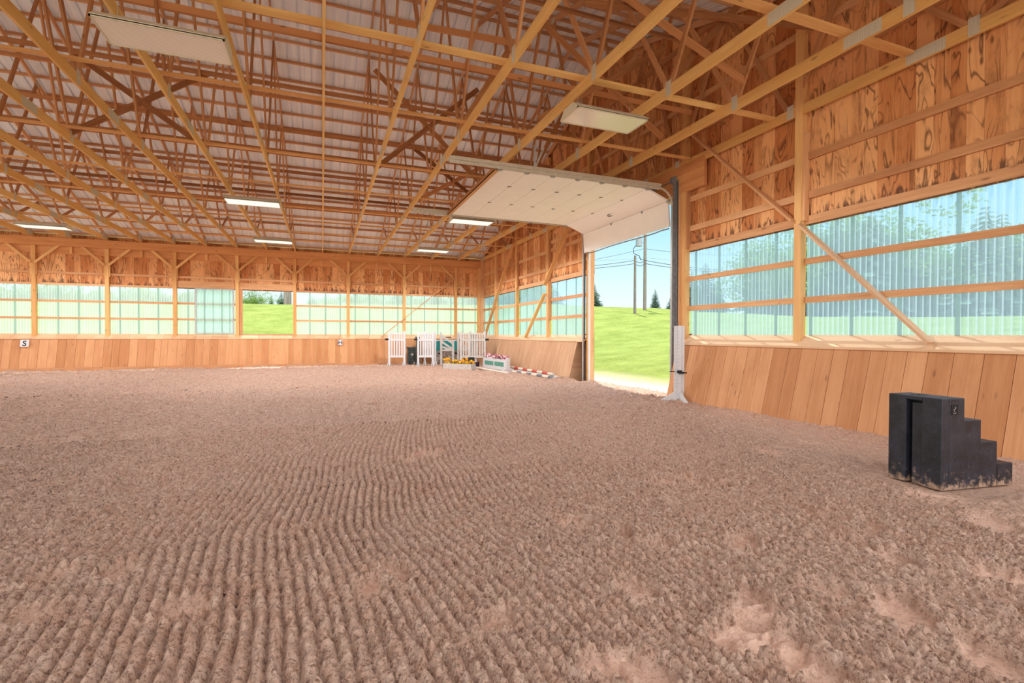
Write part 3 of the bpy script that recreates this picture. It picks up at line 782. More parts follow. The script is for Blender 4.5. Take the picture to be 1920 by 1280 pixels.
# ------------------------------------------------------------------ light fixtures
def lensmat():
    t = NT('prismatic_lens')
    tc = t.n('ShaderNodeTexCoord').outputs['Object']
    wv = t.n('ShaderNodeTexWave', {'Vector': tc, 'Scale': 9.0, 'Distortion': .6, 'Detail': 2.0}, bands_direction='Y').outputs['Fac']
    c = t.ramp(wv, [(0, lin((222, 212, 198))), (1, lin((244, 238, 228)))])
    b = t.bsdf(c, .12, spec=.8)
    return t.finish(b)
W['lens'] = lensmat()
def litlens():
    t = NT('lit_lens')
    e = t.n('ShaderNodeEmission', {'Color': (1, .97, .84, 1), 'Strength': .95})
    return t.finish(e)
W['lit'] = litlens()
def fixture(x, y, lab, z=5.16):
    f = empty('hanging_light_fixture', (x, y, z)); tag(f, lab, 'ceiling light', 'fluorescent fixtures hung under the trusses')
    L, Wd, H_ = 1.36, .62, .13
    m = MB(); m.box(-L/2, L/2, -.16, .16, H_-.03, H_); 
    for s_ in (-1, 1):
        m.hexa([(-L/2, s_*.16, H_-.025), (-L/2, s_*.16, H_), (-L/2, s_*Wd/2, .0), (-L/2, s_*Wd/2, .02), (L/2, s_*.16, H_-.025), (L/2, s_*.16, H_), (L/2, s_*Wd/2, .0), (L/2, s_*Wd/2, .02)], 0)
        m.prism([(-.16, H_), (-Wd/2, .0), (Wd/2, .0), (.16, H_)], 0, s_*L/2-.006, s_*L/2+.006)
    hs = m.build('housing', W['fix'], f)
    m = MB(); m.box(-L/2+.02, L/2-.02, -Wd/2+.02, Wd/2-.02, -.004, .006); ls = m.build('lens', W['lit'] if y > 10 else W['lens'], f)
    m = MB()
    m.box(-L/2, L/2, -Wd/2, -Wd/2+.02, -.012, .012); m.box(-L/2, L/2, Wd/2-.02, Wd/2, -.012, .012); m.box(-L/2, -L/2+.02, -Wd/2, Wd/2, -.012, .012); m.box(L/2-.02, L/2, -Wd/2, Wd/2, -.012, .012)
    m.build('lens_frame', W['fix'], ls)
    for hx in (-.5, .5):
        m = MB(); m.tube((hx, 0, H_), (hx, 0, BT+.01-z), .004, n=6); m.box(hx-.03, hx+.03, -.05, .05, H_, H_+.02); m.build('hanger', W['galv'], hs)
    return f
FX = [(-1.80, 7.33, 'big grey lensed light fixture at top left, nearest the camera'), (4.48, 7.30, 'light fixture hanging in front of the gable wall, reflecting green grass'),
      (-1.78, 15.4, 'lit light fixture halfway down the hall, left of the middle truss'), (4.50, 15.4, 'light fixture hanging just behind the raised white door'),
      (-8.85, 21.5, 'light fixture over the far left windows'), (-1.78, 21.5, 'light fixture over the open far window'), (4.50, 21.3, 'light fixture nearest the far corner')]
for x, y, lab in FX: fixture(x, y, lab)

# ------------------------------------------------------------------ letters S and H
def letter(name, ch, cx, w, h, size, lab):
    e = empty(name, (cx, YK+.245, 1.08)); tag(e, lab, 'letter sign')
    e.rotation_euler = (R(-14.2), 0, 0)
    m = MB(); m.box(-w/2, w/2, -.062, -.056, -h*.35, h*.65); sbo = m.build('sign_board', W['white'], e)
    cu = bpy.data.curves.new('t', 'FONT'); cu.body = ch; cu.size = size; cu.extrude = .001; cu.align_x = 'CENTER'; cu.offset = .004
    to = bpy.data.objects.new('t', cu); COL.objects.link(to); dg = bpy.context.evaluated_depsgraph_get(); dg.update()
    mesh = bpy.data.meshes.new_from_object(to.evaluated_get(dg)); bpy.data.objects.remove(to)
    mesh.materials.clear(); mesh.materials.append(W['black'])
    lo = bpy.data.objects.new('letter', mesh); COL.objects.link(lo); lo.parent = sbo
    lo.rotation_euler = (R(90), 0, 0); lo.location = (0, -.0645, -h*.35+(h-size*.70)/2)
letter('letter_sign', 'S', -11.18, .275, .29, .30, 'white square sign with a dark letter S on the far kick boards')
letter('letter_sign', 'H', .82, .20, .27, .27, 'white sign with a dark letter H on the far kick boards')

# ------------------------------------------------------------------ mounting steps
def blockmat():
    t = NT('dusty_black_plastic')
    tc = t.n('ShaderNodeTexCoord').outputs['Object']
    n1 = t.n('ShaderNodeTexNoise', {'Vector': tc, 'Scale': 5.0, 'Detail': 8.0, 'Roughness': .75}).outputs[0]
    n2 = t.n('ShaderNodeTexNoise', {'Vector': tc, 'Scale': 16.0, 'Detail': 9.0, 'Roughness': .72}).outputs[0]
    z = t.n('ShaderNodeSeparateXYZ', {0: tc}).outputs[2]
    low = t.ramp(z, [(0.0, (1, 1, 1, 1)), (.07, (.5,)*3+(1,)), (.2, (.2,)*3+(1,)), (.5, (0, 0, 0, 1))])
    f = t.math('ADD', t.math('MULTIPLY', low, .32), n2)
    f = t.ramp(f, [(.66, (0, 0, 0, 1)), (.84, (.9,)*3+(1,))])
    c = t.ramp(n1, [(.40, lin((22, 23, 28))), (.68, lin((48, 50, 62)))])
    sc1 = t.n('ShaderNodeTexNoise', {'Vector': tc, 'Scale': 60.0, 'Detail': 3.0, 'Distortion': 2.0}).outputs[0]
    c = t.mix(t.ramp(sc1, [(.66, (0, 0, 0, 1)), (.74, (.5,)*3+(1,))]), c, lin((120, 118, 124)))
    c = t.mix(f, c, lin((176, 146, 122)))
    return t.finish(t.bsdf(c, .45, n2, .004, .3, spec=.5))
W['block'] = blockmat()
mb_ = empty('mounting_steps', (5.645, 2.976, 0), R(-7.18)); tag(mb_, 'black plastic four-step mounting block standing on the sand before the right kick boards', 'mounting block')
WB = .53
m = MB()
prof = [(0, 0), (.965, 0), (.965, .225), (.745, .225), (.745, .455), (.522, .455), (.522, .683), (.298, .683), (.298, .905), (0, .905)]
# side walls, treads and risers; the back has a recessed channel
m.prism([(x, z) for x, z in prof[1:-1]]+[(.10, .905), (.10, 0)], 1, 0, WB)
m.box(0, .10, 0, .185, 0, .905); m.box(0, .10, .345, WB, 0, .905); m.box(0, .10, .185, .345, .862, .905)
o = m.build('step_body', W['block'], mb_, bevel=.008)
m = MB(); m.box(.028, .10, .185, .300, 0, .835); m.build('recess_back', W['block'], mb_)
m = MB(); m.box(.742, .748, -.002, .0, .005, .225); m.build('step_joint', W['black'], mb_)
m = MB(); m.box(.115, .205, -.003, .0, .745, .845); mbd = m.build('maker_badge', W['black'], mb_)
m = MB(); c0 = Vector((.160, -.005, .795))
m.path([c0+Vector((.012*math.cos(a), 0, .018+.012*math.sin(a))) for a in [R(v) for v in range(-90, 91, 30)]], .0022, 5)
m.path([c0+Vector((-.012*math.cos(a), 0, -.006+.012*math.sin(a))) for a in [R(v) for v in range(-90, 91, 30)]], .0022, 5)
m.path([c0+Vector((.016*math.cos(a), 0, -.028+.010*math.sin(a))) for a in [R(v) for v in range(180, 361, 30)]], .0022, 5)
m.build('badge_emblem', W['galv'], mbd)
m = MB()
for i, x in enumerate(np.linspace(.06, .22, 7)): m.box(x-.008, x+.008, .30-.03*(i % 2), .34+.02*((i*7) % 3), .9055, .907)
m.build('top_mark', plain('grey_dust', lin((70, 66, 72)), .8), mb_)

# ------------------------------------------------------------------ near jump stand
js = empty('jump_stand', (7.66, 9.20, 0), R(-28)); tag(js, 'tall white single jump stand with black cup, leaning against the near door post', 'jump stand')
m = MB(); m.box(-.045, .045, -.045, .045, .06, 1.74); m.build('stand_post', W['white'], js)
m = MB(); m.box(-.115, -.045, -.012, .012, .22, 1.735); m.build('stand_flange', W['white'], js)
m = MB(); m.box(.045, .115, -.012, .012, .22, 1.735); m.build('stand_flange', W['white'], js)
hm = plain('peg_hole', lin((96, 84, 76)), .9)
m = MB()
for i in range(17):
    z = .34+i*.08
    m.tube((-.020, -.0455, z), (-.020, -.0465, z), .006, n=8); m.tube((-.08, -.0125, z), (-.08, -.0135, z), .006, n=8); m.tube((-.0455, -.015, z), (-.0465, -.015, z), .006, n=8)
m.build('peg_holes', hm, js)
for a in range(4):
    ft = MB(); ft.prism([(.04, 0), (.43, 0), (.43, .045), (.30, .11), (.12, .215), (.04, .235)], 1, -.022, .022)
    o = ft.build('foot', W['white'], js, bevel=.004); o.rotation_euler = (0, 0, R(90*a+12))
m = MB(); m.box(-.055, .05, -.085, -.045, .66, .72); m.box(-.02, .09, -.12, -.08, .645, .665); m.tube((-.10, -.065, .69), (-.22, -.065, .69), .008, n=8)
m.tube((.06, -.065, .68), (.16, -.065, .66), .014, n=8); m.build('jump_cup', W['black'], js)['label'] = 'black cup clamp with pin'

# ------------------------------------------------------------------ far jumps
def wing(name, cx, cy, rz, width, lab, mat='white', npick=5, h=1.70, cup=None):
    e = empty(name, (cx, cy, .0), rz); tag(e, lab, 'jump stand')
    for s_ in (-1, 1):
        m = MB(); m.box(s_*width/2-.05, s_*width/2+.05, -.045, .045, .02, h); m.build('upright', W[mat], e)
        m = MB(); m.prism([(-.30, 0), (.30, 0), (.30, .05), (.09, .17), (-.09, .17), (-.30, .05)], 0, s_*width/2-.06, s_*width/2-.02)
        m.prism([(-.30, 0), (.30, 0), (.30, .05), (.09, .17), (-.09, .17), (-.30, .05)], 0, s_*width/2+.02, s_*width/2+.06); m.build('foot', W[mat], e)
    for z0, z1 in ((h-.17, h-.09), (h-.48, h-.38), (.42, .52)):
        m = MB(); m.box(-width/2, width/2, -.03, .03, z0, z1); m.build('rail', W[mat], e)
    for i in range(npick):
        x = -width/2+width*(i+1)/(npick+1)
        m = MB(); m.box(x-.034*5/npick, x+.034*5/npick, -.014, .014, .45, h-.12); m.build('picket', W[mat], e)
    if cup is not None:
        m = MB(); m.box(cup*(width/2+.03), cup*(width/2+.19), -.05, .03, h-.45, h-.36); m.build('jump_cup', W['black'], e)
    return e
wing('wing_stand', 3.37, 24.28, R(-14), .72, 'white picket jump wing standing alone at the left of the stacked jumps', cup=-1)
wing('wing_stand', 4.68, 23.86, R(-14), .70, 'white picket jump wing in front of the dark stone pillar', cup=-1)
wing('wing_stand', 5.02, 24.45, R(-10), .52, 'white picket jump wing half hidden behind the one beside the stone pillar', npick=3)
wing('wing_stand', 6.58, 22.95, R(-24), .72, 'grey-white slatted jump stand behind the yellow flower box', 'offwhite', 5)
wing('wing_stand', 6.95, 22.70, R(-30), .74, 'grey-white slatted jump stand closest to the corner, beside the pink flower box', 'offwhite', 5, cup=1)
# dark stone pillars
stone = plain('painted_stone', lin((84, 90, 88)), .8, noise=.5, nscale=16, bump=.4)
stone2 = plain('painted_stone_pale', lin((176, 172, 162)), .8, noise=.25, nscale=14)
mort = plain('stone_mortar', lin((44, 46, 46)), .9)
def pillar(cx, cy, w, h, lab):
    e = empty('stone_pillar', (cx, cy, 0), R(-10)); tag(e, lab, 'jump pillar')
    m = MB(); m.box(-w/2+.02, w/2-.02, -.10, .10, .0, h-.06); m.build('pillar_core', mort, e)
    m = MB(); z = .03
    while z < h-.16:
        hh = rnd.uniform(.12, .16); x = -w/2
        while x < w/2-.03:
            ww = min(rnd.uniform(.12, .19), w/2-x)
            m.box(x+.008, x+ww-.008, -.135, .135, z+.008, z+hh-.008, mi=1 if rnd.random() < .2 else 0); x += ww
        z += hh
    m.build('stones', [stone, stone2], e, bevel=.02)
    m = MB(); m.box(-w/2-.04, w/2+.04, -.16, .16, h-.07, h); m.build('pillar_cap', stone, e, bevel=.01)
pillar(4.20, 25.0, .44, .90, 'short pillar of dark painted stones by the far kick boards')
pillar(4.52, 24.95, .22, 1.42, 'tall narrow pillar of dark painted stones behind the white wings')
teal = plain('teal_paint', lin((40, 140, 136)), .6, noise=.15, nscale=5)
e = empty('panel_jump', (6.0, 25.18, .60)); tag(e, 'teal panel with white frame leaning at the far wall behind the jumps', 'jump panel')
m = MB(); m.box(-.68, .72, -.012, .012, .05, .62); m.build('panel', teal, e)
m = MB(); m.box(-.72, .76, -.02, .02, 0, .06); m.box(-.72, .76, -.02, .02, .60, .66); m.box(-.74, -.68, -.02, .02, -.58, .66); m.box(.72, .78, -.02, .02, -.58, .66); m.build('panel_frame', W['white'], e)
def stoneprint():
    t = NT('stone_print'); tc = t.n('ShaderNodeTexCoord').outputs['Object']
    v = t.n('ShaderNodeTexVoronoi', {'Vector': tc, 'Scale': 8.0}); ed = t.n('ShaderNodeTexVoronoi', {'Vector': tc, 'Scale': 8.0}, feature='DISTANCE_TO_EDGE').outputs['Distance']
    h = t.n('ShaderNodeSeparateXYZ', {0: v.outputs['Color']}).outputs[0]
    c = t.ramp(h, [(0, lin((150, 134, 118))), (.5, lin((196, 182, 170))), (1, lin((128, 116, 110)))])
    c = t.mix(t.ramp(ed, [(.02, (1, 1, 1, 1)), (.06, (0, 0, 0, 1))]), c, lin((84, 74, 66)))
    return t.finish(t.bsdf(c, .8))
SP = stoneprint()
m = MB(); m.prism([(-.42, .30), (-.42, .70), (.20, .70), (.20, .10), (-.15, .04)], 1, -.02, .02); o = m.build('stone_print_panel', SP); 
o.location = Vector((5.42, 24.75, .04)); tag(o, 'grey stone-patterned jump panel with a cut corner beside the white wings', 'jump panel')
m = MB(); m.box(-.55, .75, -.02, .02, 0, .68); o = m.build('stone_print_panel', SP); o.location = Vector((6.15, 24.72, .04)); tag(o, 'brown stone-patterned jump panel under the diagonal gates', 'jump panel')
def diaggate(cx, cy, w, lab):
    e = empty('diagonal_gate', (cx, cy, 0), R(-6)); tag(e, lab, 'jump stand')
    m = MB(); m.box(-w/2-.05, -w/2+.06, -.045, .045, 0, 1.66); m.build('upright', W['offwhite'], e)
    m = MB(); m.box(w/2-.05, w/2+.06, -.045, .045, 0, 1.24); m.build('upright', W['offwhite'], e)
    for z in (1.50, 1.20, .93):
        m = MB(); m.bar((-w/2, 0, z), (w/2, 0, z-.42 if z > 1 else z-.2), .03, .10); m.build('sloping_rail', W['offwhite'], e)
    m = MB(); m.box(-w/2, w/2, -.02, .02, .70, .79); m.build('rail', W['offwhite'], e)
    m = MB(); m.box(-w/2-.18, -w/2-.05, -.06, .02, .54, .62); m.build('jump_cup', W['black'], e)
diaggate(5.86, 24.35, .60, 'grey-white gate with sloping rails standing left of the slatted stands')
diaggate(6.74, 24.35, .60, 'grey-white gate with sloping rails mostly hidden behind the slatted stands')
# flowers
def flowers(n, box, r, mats, parent, name, green):
    x0, x1, y0, y1, z0, z1 = box
    m = MB(); g = MB()
    for i in range(n):
        c = Vector((rnd.uniform(x0, x1), rnd.uniform(y0, y1), rnd.uniform(z0, z1))); rr = r*rnd.uniform(.7, 1.2); mi = rnd.randrange(len(mats))
        nrm = Vector((rnd.uniform(-1, 1), rnd.uniform(-1, .6), rnd.uniform(.1, 1))).normalized(); a = nrm.orthogonal().normalized(); b = nrm.cross(a)
        for k_ in range(6):
            t0 = math.tau*k_/6; d = a*math.cos(t0)+b*math.sin(t0); e_ = nrm.cross(d)
            m._add([c, c+d*rr*.6+e_*rr*.35+nrm*rr*.25, c+d*rr+nrm*rr*.1, c+d*rr*.6-e_*rr*.35+nrm*rr*.25], [(0, 1, 2, 3)], [[(0, 0)]*4], 0, mi, True)
        for k_ in range(3):
            q = c+Vector((rnd.uniform(-1, 1), rnd.uniform(-1, 1), rnd.uniform(-1.4, -.2)))*rr; d = Vector((rnd.uniform(-1, 1), rnd.uniform(-1, 1), rnd.uniform(-.2, .8))).normalized(); e_ = d.orthogonal().normalized()
            g._add([q, q+d*rr*.5+e_*rr*.22, q+d*rr, q+d*rr*.5-e_*rr*.22], [(0, 1, 2, 3)], [[(0, 0)]*4], 0, 0)
    m.build(name, mats, parent); g.build('leaves', green, parent)
green = plain('leaf_green', lin((58, 92, 48)), .7, noise=.3, nscale=40)
bx = empty('flower_box', (5.60, 21.02, 0), R(-45.3)); tag(bx, 'white flower box full of yellow flowers lying on the sand', 'flower box')
m = MB()
for a in ((-.735, .735, -.18, -.16), (-.735, .735, .16, .18), (-.735, -.71, -.18, .18), (.71, .735, -.18, .18)): m.box(a[0], a[1], a[2], a[3], 0, .26)
m.box(-.72, .72, -.17, .17, 0, .2); m.build('trough', W['offwhite'], bx)
for i, cx in enumerate((-.60, -.22, .02, .30, .58)):
    flowers(26, (cx-.13, cx+.13, -.12, .12, .24, .40+(.08 if i in (0, 3) else 0)), .062, [plain('yellow_petal', lin((250, 206, 40)), .6), plain('gold_petal', lin((240, 170, 50)), .6)], bx, 'yellow_flowers', green)
pk = empty('flower_wall', (7.03, 20.2, 0), R(5)); tag(pk, 'white wall jump with green insets and pink flowers on top along the right kick boards', 'jump wall')
m = MB(); m.box(-.10, .10, -1.2, 1.2, .04, .50); m.build('wall_box', W['white'], pk)
gi = plain('green_inset', lin((36, 112, 98)), .7, c2=lin((120, 170, 150)), nscale=26)
for y0_, y1_ in ((-1.0, -.06), (.06, 1.0)):
    m = MB(); m.box(-.106, -.10, y0_, y1_, .20, .38); m.build('inset_panel', gi, pk)
m = MB(); m.box(-.07, .07, -1.26, -1.2, 0, .58); m.build('end_post', W['white'], pk)
m = MB(); m.prism([(-.30, 0), (.30, 0), (.30, .05), (.10, .16), (-.10, .16), (-.30, .05)], 1, -1.30, -1.22); m.build('foot', W['white'], pk)
flowers(170, (-.10, .10, -1.15, 1.2, .50, .66), .05, [plain('pink_petal', lin((238, 172, 188)), .6), plain('pale_pink_petal', lin((248, 218, 218)), .6), plain('rose_petal', lin((206, 124, 142)), .6)], pk, 'pink_flowers', green)

# poles
def pole(p0, p1, cols, seg, lab):
    e = empty('jump_pole', ((p0[0]+p1[0])/2, (p0[1]+p1[1])/2, 0)); tag(e, lab, 'jump pole', 'jump poles on the sand')
    a = Vector(p0)-e.location; b = Vector(p1)-e.location; L = (b-a).length; d = (b-a)/L
    t_ = 0; i = 0
    bands = {}
    while t_ < L-.01:
        q = min(t_+seg, L); b_ = MB(); b_.tube(a+d*t_, a+d*q, .05, n=14); b_.build('pole_band' if len(cols) > 1 else 'pole_shaft', cols[i % len(cols)], e); t_ = q; i += 1
    m = MB(); m.tube(b, b+d*.004, .0505, n=14); m.tube(a-d*.004, a, .0505, n=14); m.build('end_cap', W['white'], e)
red = plain('faded_red_paint', lin((196, 84, 78)), .6); gry = plain('slate_paint', lin((112, 114, 124)), .6); crm = plain('cream_paint', lin((226, 214, 196)), .6, noise=.15, nscale=8)
pole((6.44, 21.5, .05), (6.68, 17.75, .05), [crm], 9, 'long cream jump pole lying in front of the pink flower wall')
pole((7.18, 18.55, .05), (7.42, 15.25, .05), [crm, gry], .42, 'slate and cream striped jump pole on the sand')
pole((7.50, 19.6, .15), (7.52, 15.5, .15), [crm, red], .46, 'red and cream striped jump pole lying on top of the others')
pole((7.36, 18.6, .05), (7.56, 15.3, .05), [crm], 9, 'cream jump pole under the striped ones, in the middle')
pole((7.55, 18.7, .055), (7.66, 15.35, .055), [crm], 9, 'cream jump pole nearest the kick boards')
pole((6.5, 21.95, .05), (7.35, 17.6, .05) if False else (6.86, 22.0, .05), [crm], 9, 'short cream pole end poking out beside the black crate') if False else None
# small things
m = MB(); m.box(-.12, .12, -.12, .12, 0, .50); o = m.build('black_crate', plain('dark_plastic', lin((42, 46, 44)), .6), bevel=.01); o.location = Vector((6.33, 21.62, 0)); tag(o, 'narrow dark crate standing behind the yellow flower box', 'crate')
def bucket(loc_, col, lab, r=.12, h=.24):
    e = empty('bucket', loc_); tag(e, lab, 'bucket'); m = MB(); m.tube((0, 0, 0), (0, 0, h), r*.8, r, n=18); m.tube((0, 0, h-.02), (0, 0, h), r*1.06, n=18); pl_ = m.build('pail', col, e)
    m = MB(); m.path([(r*math.cos(a), 0, h+r*.9*math.sin(a)) for a in [R(v) for v in range(0, 181, 20)]], .005, 6); m.build('bail_handle', W['galvd'], pl_)
bucket((6.72, 22.0, 0), plain('purple_black_plastic', lin((52, 38, 58)), .5), 'dark bucket at the feet of the slatted stands')
bucket((7.18, 22.0, .0), plain('red_plastic', lin((176, 22, 28)), .5), 'red bucket between the slatted stands and the pink flower wall', .15, .30)
for i in range(6):
    x = 6.02+i*.075+rnd.uniform(-.01, .01); m = MB(); m.box(-.03, .03, -.03, .03, 0, .02); m.tube((0, 0, .02), (0, 0, .055), .022, n=10); m.tube((-.045, 0, .03), (.045, 0, .03), .008, n=6)
    o = m.build('jump_cup', plain('rusty_iron', lin((110, 62, 44)), .8) if i == 0 else bpy.data.materials['rusty_iron']); o.location = Vector((x, YS+.03, ZS+.055)); tag(o, 'small rusty jump cup in the row on the far sill above the jumps', 'jump cup', 'jump cups on the far sill')

# ------------------------------------------------------------------ outside: trees, poles, wires
def ray_at(px, dist):
    d = F_+RT*(px-960)/FPX; h = math.hypot(d[0], d[1]); return d[0]/h*dist, d[1]/h*dist, dist
def ztop(px, py, dist):
    d = F_+RT*(px-960)/FPX-UP*(py-640)/FPX; h = math.hypot(d[0], d[1]); return EYE+d[2]/h*dist
def gz(x, y):
    X = np.array([[x]]); Y = np.array([[y]]); D = d_out(X, Y); s = np.clip((D-1.5)/36, 0, 1); s = s*s*(3-2*s)*.55+s*.45
    return float((crest_h(X, Y)*s-np.clip(D-40, 0, 90)*.05-.05)[0, 0])
def leafmat(name, a, b):
    t = NT(name); oi = t.n('ShaderNodeAttribute', attribute_name='bid').outputs['Fac']
    c = t.ramp(oi, [(0, a), (1, b)])
    d = t.n('ShaderNodeBsdfDiffuse', {'Color': c}); tl = t.n('ShaderNodeBsdfTranslucent', {'Color': c}); mx = t.n('ShaderNodeMixShader', {0: .35})
    t.t.links.new(d.outputs[0], mx.inputs[1]); t.t.links.new(tl.outputs[0], mx.inputs[2]); return t.finish(mx)
NEED = leafmat('spruce_needles', lin((92, 120, 104)), lin((150, 172, 148)))  # pale blue-green: distance haze mixed into the needle colour
LEAF = leafmat('broad_leaves', lin((96, 130, 62)), lin((160, 188, 104)))
BARK = plain('tree_bark', lin((104, 84, 68)), .9, noise=.4, nscale=8)
def conifer(seed, w=.26, whorls=30):
    r = random.Random(seed); m = MB()
    for k_ in range(whorls):
        f = k_/whorls; z = .06+.93*f; rad = w*(1-f)**.85*(.85+.3*r.random())+.008
        nb_ = int(13*(1-f)+5)
        for j in range(nb_):
            a = math.tau*(j+r.random()*.7)/nb_; L = rad*r.uniform(.75, 1.12); d = Vector((math.cos(a), math.sin(a), 0)); e_ = Vector((-math.sin(a), math.cos(a), 0))
            base = Vector((0, 0, z)); ns = 4
            for q in range(ns):
                f0 = q/ns; f1 = (q+1.25)/ns
                p = base+d*L*f0+Vector((0, 0, -L*.38*f0**1.3)); p2 = base+d*L*min(f1, 1)+Vector((0, 0, -L*.38*min(f1, 1)**1.3+.006))
                wd = L*.20*(1-f0*.45)
                m._add([p-e_*wd*.4, p2-e_*wd+Vector((0, 0, -.012)), p2+d*L*.08, p2+e_*wd+Vector((0, 0, -.012)), p+e_*wd*.4], [(0, 1, 2, 3, 4)], [[(0, 0)]*5], r.random(), 0)
                if q > 0:
                    m._add([p, p2, (p+p2)/2+Vector((0, 0, -wd*.9))], [(0, 1, 2)], [[(0, 0)]*3], r.random()*.6, 0)
    t = MB(); t.tube((0, 0, 0), (0, 0, .95), .014, .002, n=7)
    return m, t
def broad(seed, n=3600):
    r = random.Random(seed); m = MB(); cl = [(Vector((r.gauss(0, .17), r.gauss(0, .17), r.uniform(.32, .88))), r.uniform(.12, .2)) for _ in range(26)]
    for i in range(n):
        c, rr = r.choice(cl); d = Vector((r.gauss(0, 1), r.gauss(0, 1), r.gauss(0, 1))).normalized(); p = c+d*rr*r.uniform(.75, 1.05)
        a = Vector((r.gauss(0, 1), r.gauss(0, 1), r.gauss(0, 1))).normalized(); b = a.orthogonal().normalized(); s_ = r.uniform(.010, .02)
        m._add([p-a*s_, p+b*s_*.6, p+a*s_, p-b*s_*.6], [(0, 1, 2, 3)], [[(0, 0)]*4], r.random(), 0)
    t = MB(); t.tube((0, 0, 0), (0, 0, .5), .03, .015, n=8)
    for _ in range(6):
        c, _r = r.choice(cl); t.tube((0, 0, .3), c, .012, .004, n=6)
    return m, t
protos = []
for nm, (cm, tm), lm in [('spruce_tree', conifer(1), NEED), ('spruce_tree', conifer(2, .22, 34), NEED), ('spruce_tree', conifer(5, .31, 26), NEED), ('leafy_tree', broad(4), LEAF), ('leafy_tree', broad(9), LEAF)]:
    e = empty(nm, (0, 0, 0)); cm.build('foliage', lm, e); tm.build('trunk', BARK, e); protos.append([e, False])
def tree(k_, px, py, dist, lab, group, cat='tree'):
    x, y, _ = ray_at(px, dist); zt = ztop(px, py, dist); z0 = gz(x, y)-.2
    e, used = protos[k_]
    o = e if not used else copy_tree(e)
    protos[k_][1] = True
    H_ = (zt-z0)/(.99 if k_ < 3 else 1.04)
    o.location = (x, y, z0); o.rotation_euler = (0, 0, rnd.uniform(0, 6)); s_ = H_; o.scale = (s_, s_, s_)
    o.scale = (s_*1.35, s_*1.35, s_); tag(o, lab, cat, group); return o
tree(0, 1113, 528, 76, 'spruce tree half hidden behind the far door post', 'spruces seen through the doorway')
tree(1, 1228, 541, 84, 'pointed spruce tree on the hill in the doorway, right of the utility poles', 'spruces seen through the doorway')
tree(2, 1258, 553, 84, 'spruce tree at the right edge of the doorway', 'spruces seen through the doorway')
tree(3, 476, 540, 84, 'leafy green tree seen through the open far window', 'trees seen through the open far window')
tree(1, 509, 553, 92, 'tiny spruce in the middle of the open far window', 'trees seen through the open far window')
tree(0, 528, 545, 86, 'spruce beside the poles in the open far window', 'trees seen through the open far window')
o = tree(4, 472, 556, 72, 'low bright bush at the foot of the leafy tree in the open far window', 'trees seen through the open far window', 'bush'); o.scale = (o.scale[0]*2.6, o.scale[1]*2.6, o.scale[2])
rt = [(1297, 505), (1322, 490), (1345, 520), (1418, 470), (1443, 440), (1470, 430), (1500, 420), (1535, 415), (1565, 400), (1600, 392), (1632, 388), (1662, 380), (1688, 410), (1722, 455), (1752, 462), (1785, 455), (1815, 440), (1845, 380), (1875, 395), (1902, 440), (1940, 420), (1985, 400)]
for i, (px_, py_) in enumerate(rt):
    tree([0, 2, 1, 3, 2, 4][i % 6] if i not in (17,) else 2, px_, py_, 72+(i*7) % 17, 'big hazy tree behind the right windows, %s counted away from the doorway' % ORD[i], 'trees behind the right windows')
ft = [(-60, 530), (-15, 538), (25, 528), (70, 536), (112, 530), (150, 540), (190, 534), (232, 541), (270, 537), (305, 544), (345, 541), (385, 546), (420, 549), (585, 552), (625, 548), (668, 545), (705, 548), (745, 540), (782, 546), (820, 538), (858, 544), (893, 536), (930, 528), (962, 534), (1000, 520), (1032, 528)]
for i, (px_, py_) in enumerate(ft):
    o = tree([3, 2, 4, 0][i % 4], px_, py_, 86+(i*5) % 13, 'hazy tree beyond the lawn behind the far windows, %s from the left' % ORD[i], 'trees behind the far windows'); o.scale = (o.scale[0]*1.6, o.scale[1]*1.6, o.scale[2])
# utility poles
polew = wood('weathered_pole', lin((150, 142, 134)), lin((112, 102, 96)), var=.2, knots=0)
def upole(px, py, dist, r, lab):
    x, y, _ = ray_at(px, dist); e = empty('utility_pole', (x, y, gz(x, y)-.1)); tag(e, lab, 'utility pole')
    zt = ztop(px, py, dist)-e.location.z
    m = MB(); m.tube((0, 0, 0), (0, 0, zt), r, r*.8, n=14); m.build('pole_shaft', polew, e); return e, zt
u1, z1 = upole(1190, 479, 52, .145, 'shorter grey utility pole on the lawn in the doorway')
u2, z2 = upole(1208.5, 436, 56, .19, 'taller utility pole with a transformer can in the doorway')
upole(536, 520, 70, .28, 'thick grey pole in the open far window'); upole(543.5, 520, 74, .24, 'brown pole beside the grey one in the open far window')
dirx = RT
zc_ = ztop(1200, 455, 56)-u2.location.z
m = MB(); c_ = Vector((-dirx[0]*.68, -dirx[1]*.68, zc_)); m.tube(c_-Vector((0, 0, .42)), c_+Vector((0, 0, .42)), .33, n=18); m.tube(c_+Vector((0, 0, .42)), c_+Vector((0, 0, .5)), .29, .1, n=18); m.tube(c_+Vector((0, 0, .5)), c_+Vector((0, 0, .75)), .05, n=8)
tcn = m.build('transformer_can', plain('grey_can', lin((150, 158, 166)), .6), u2)
m = MB(); m.bar(Vector((0, 0, zc_)), c_, .06, .06); m.build('transformer_bracket', W['galvd'], tcn)
m = MB(); q0 = c_+Vector((-.25*dirx[0], -.25*dirx[1], -.2)); m.path([q0, q0+Vector((-.35*dirx[0], -.35*dirx[1], -.5)), q0+Vector((-.3*dirx[0], -.3*dirx[1], -1.0)), q0+Vector((.3*dirx[0], .3*dirx[1], -1.25)), q0+Vector((.45*dirx[0], .45*dirx[1], -1.7)), q0+Vector((.8*dirx[0], .8*dirx[1], -1.6)), q0+Vector((.9*dirx[0], .9*dirx[1], -1.2))], .035, 6); m.build('drop_lead', W['black'], tcn)
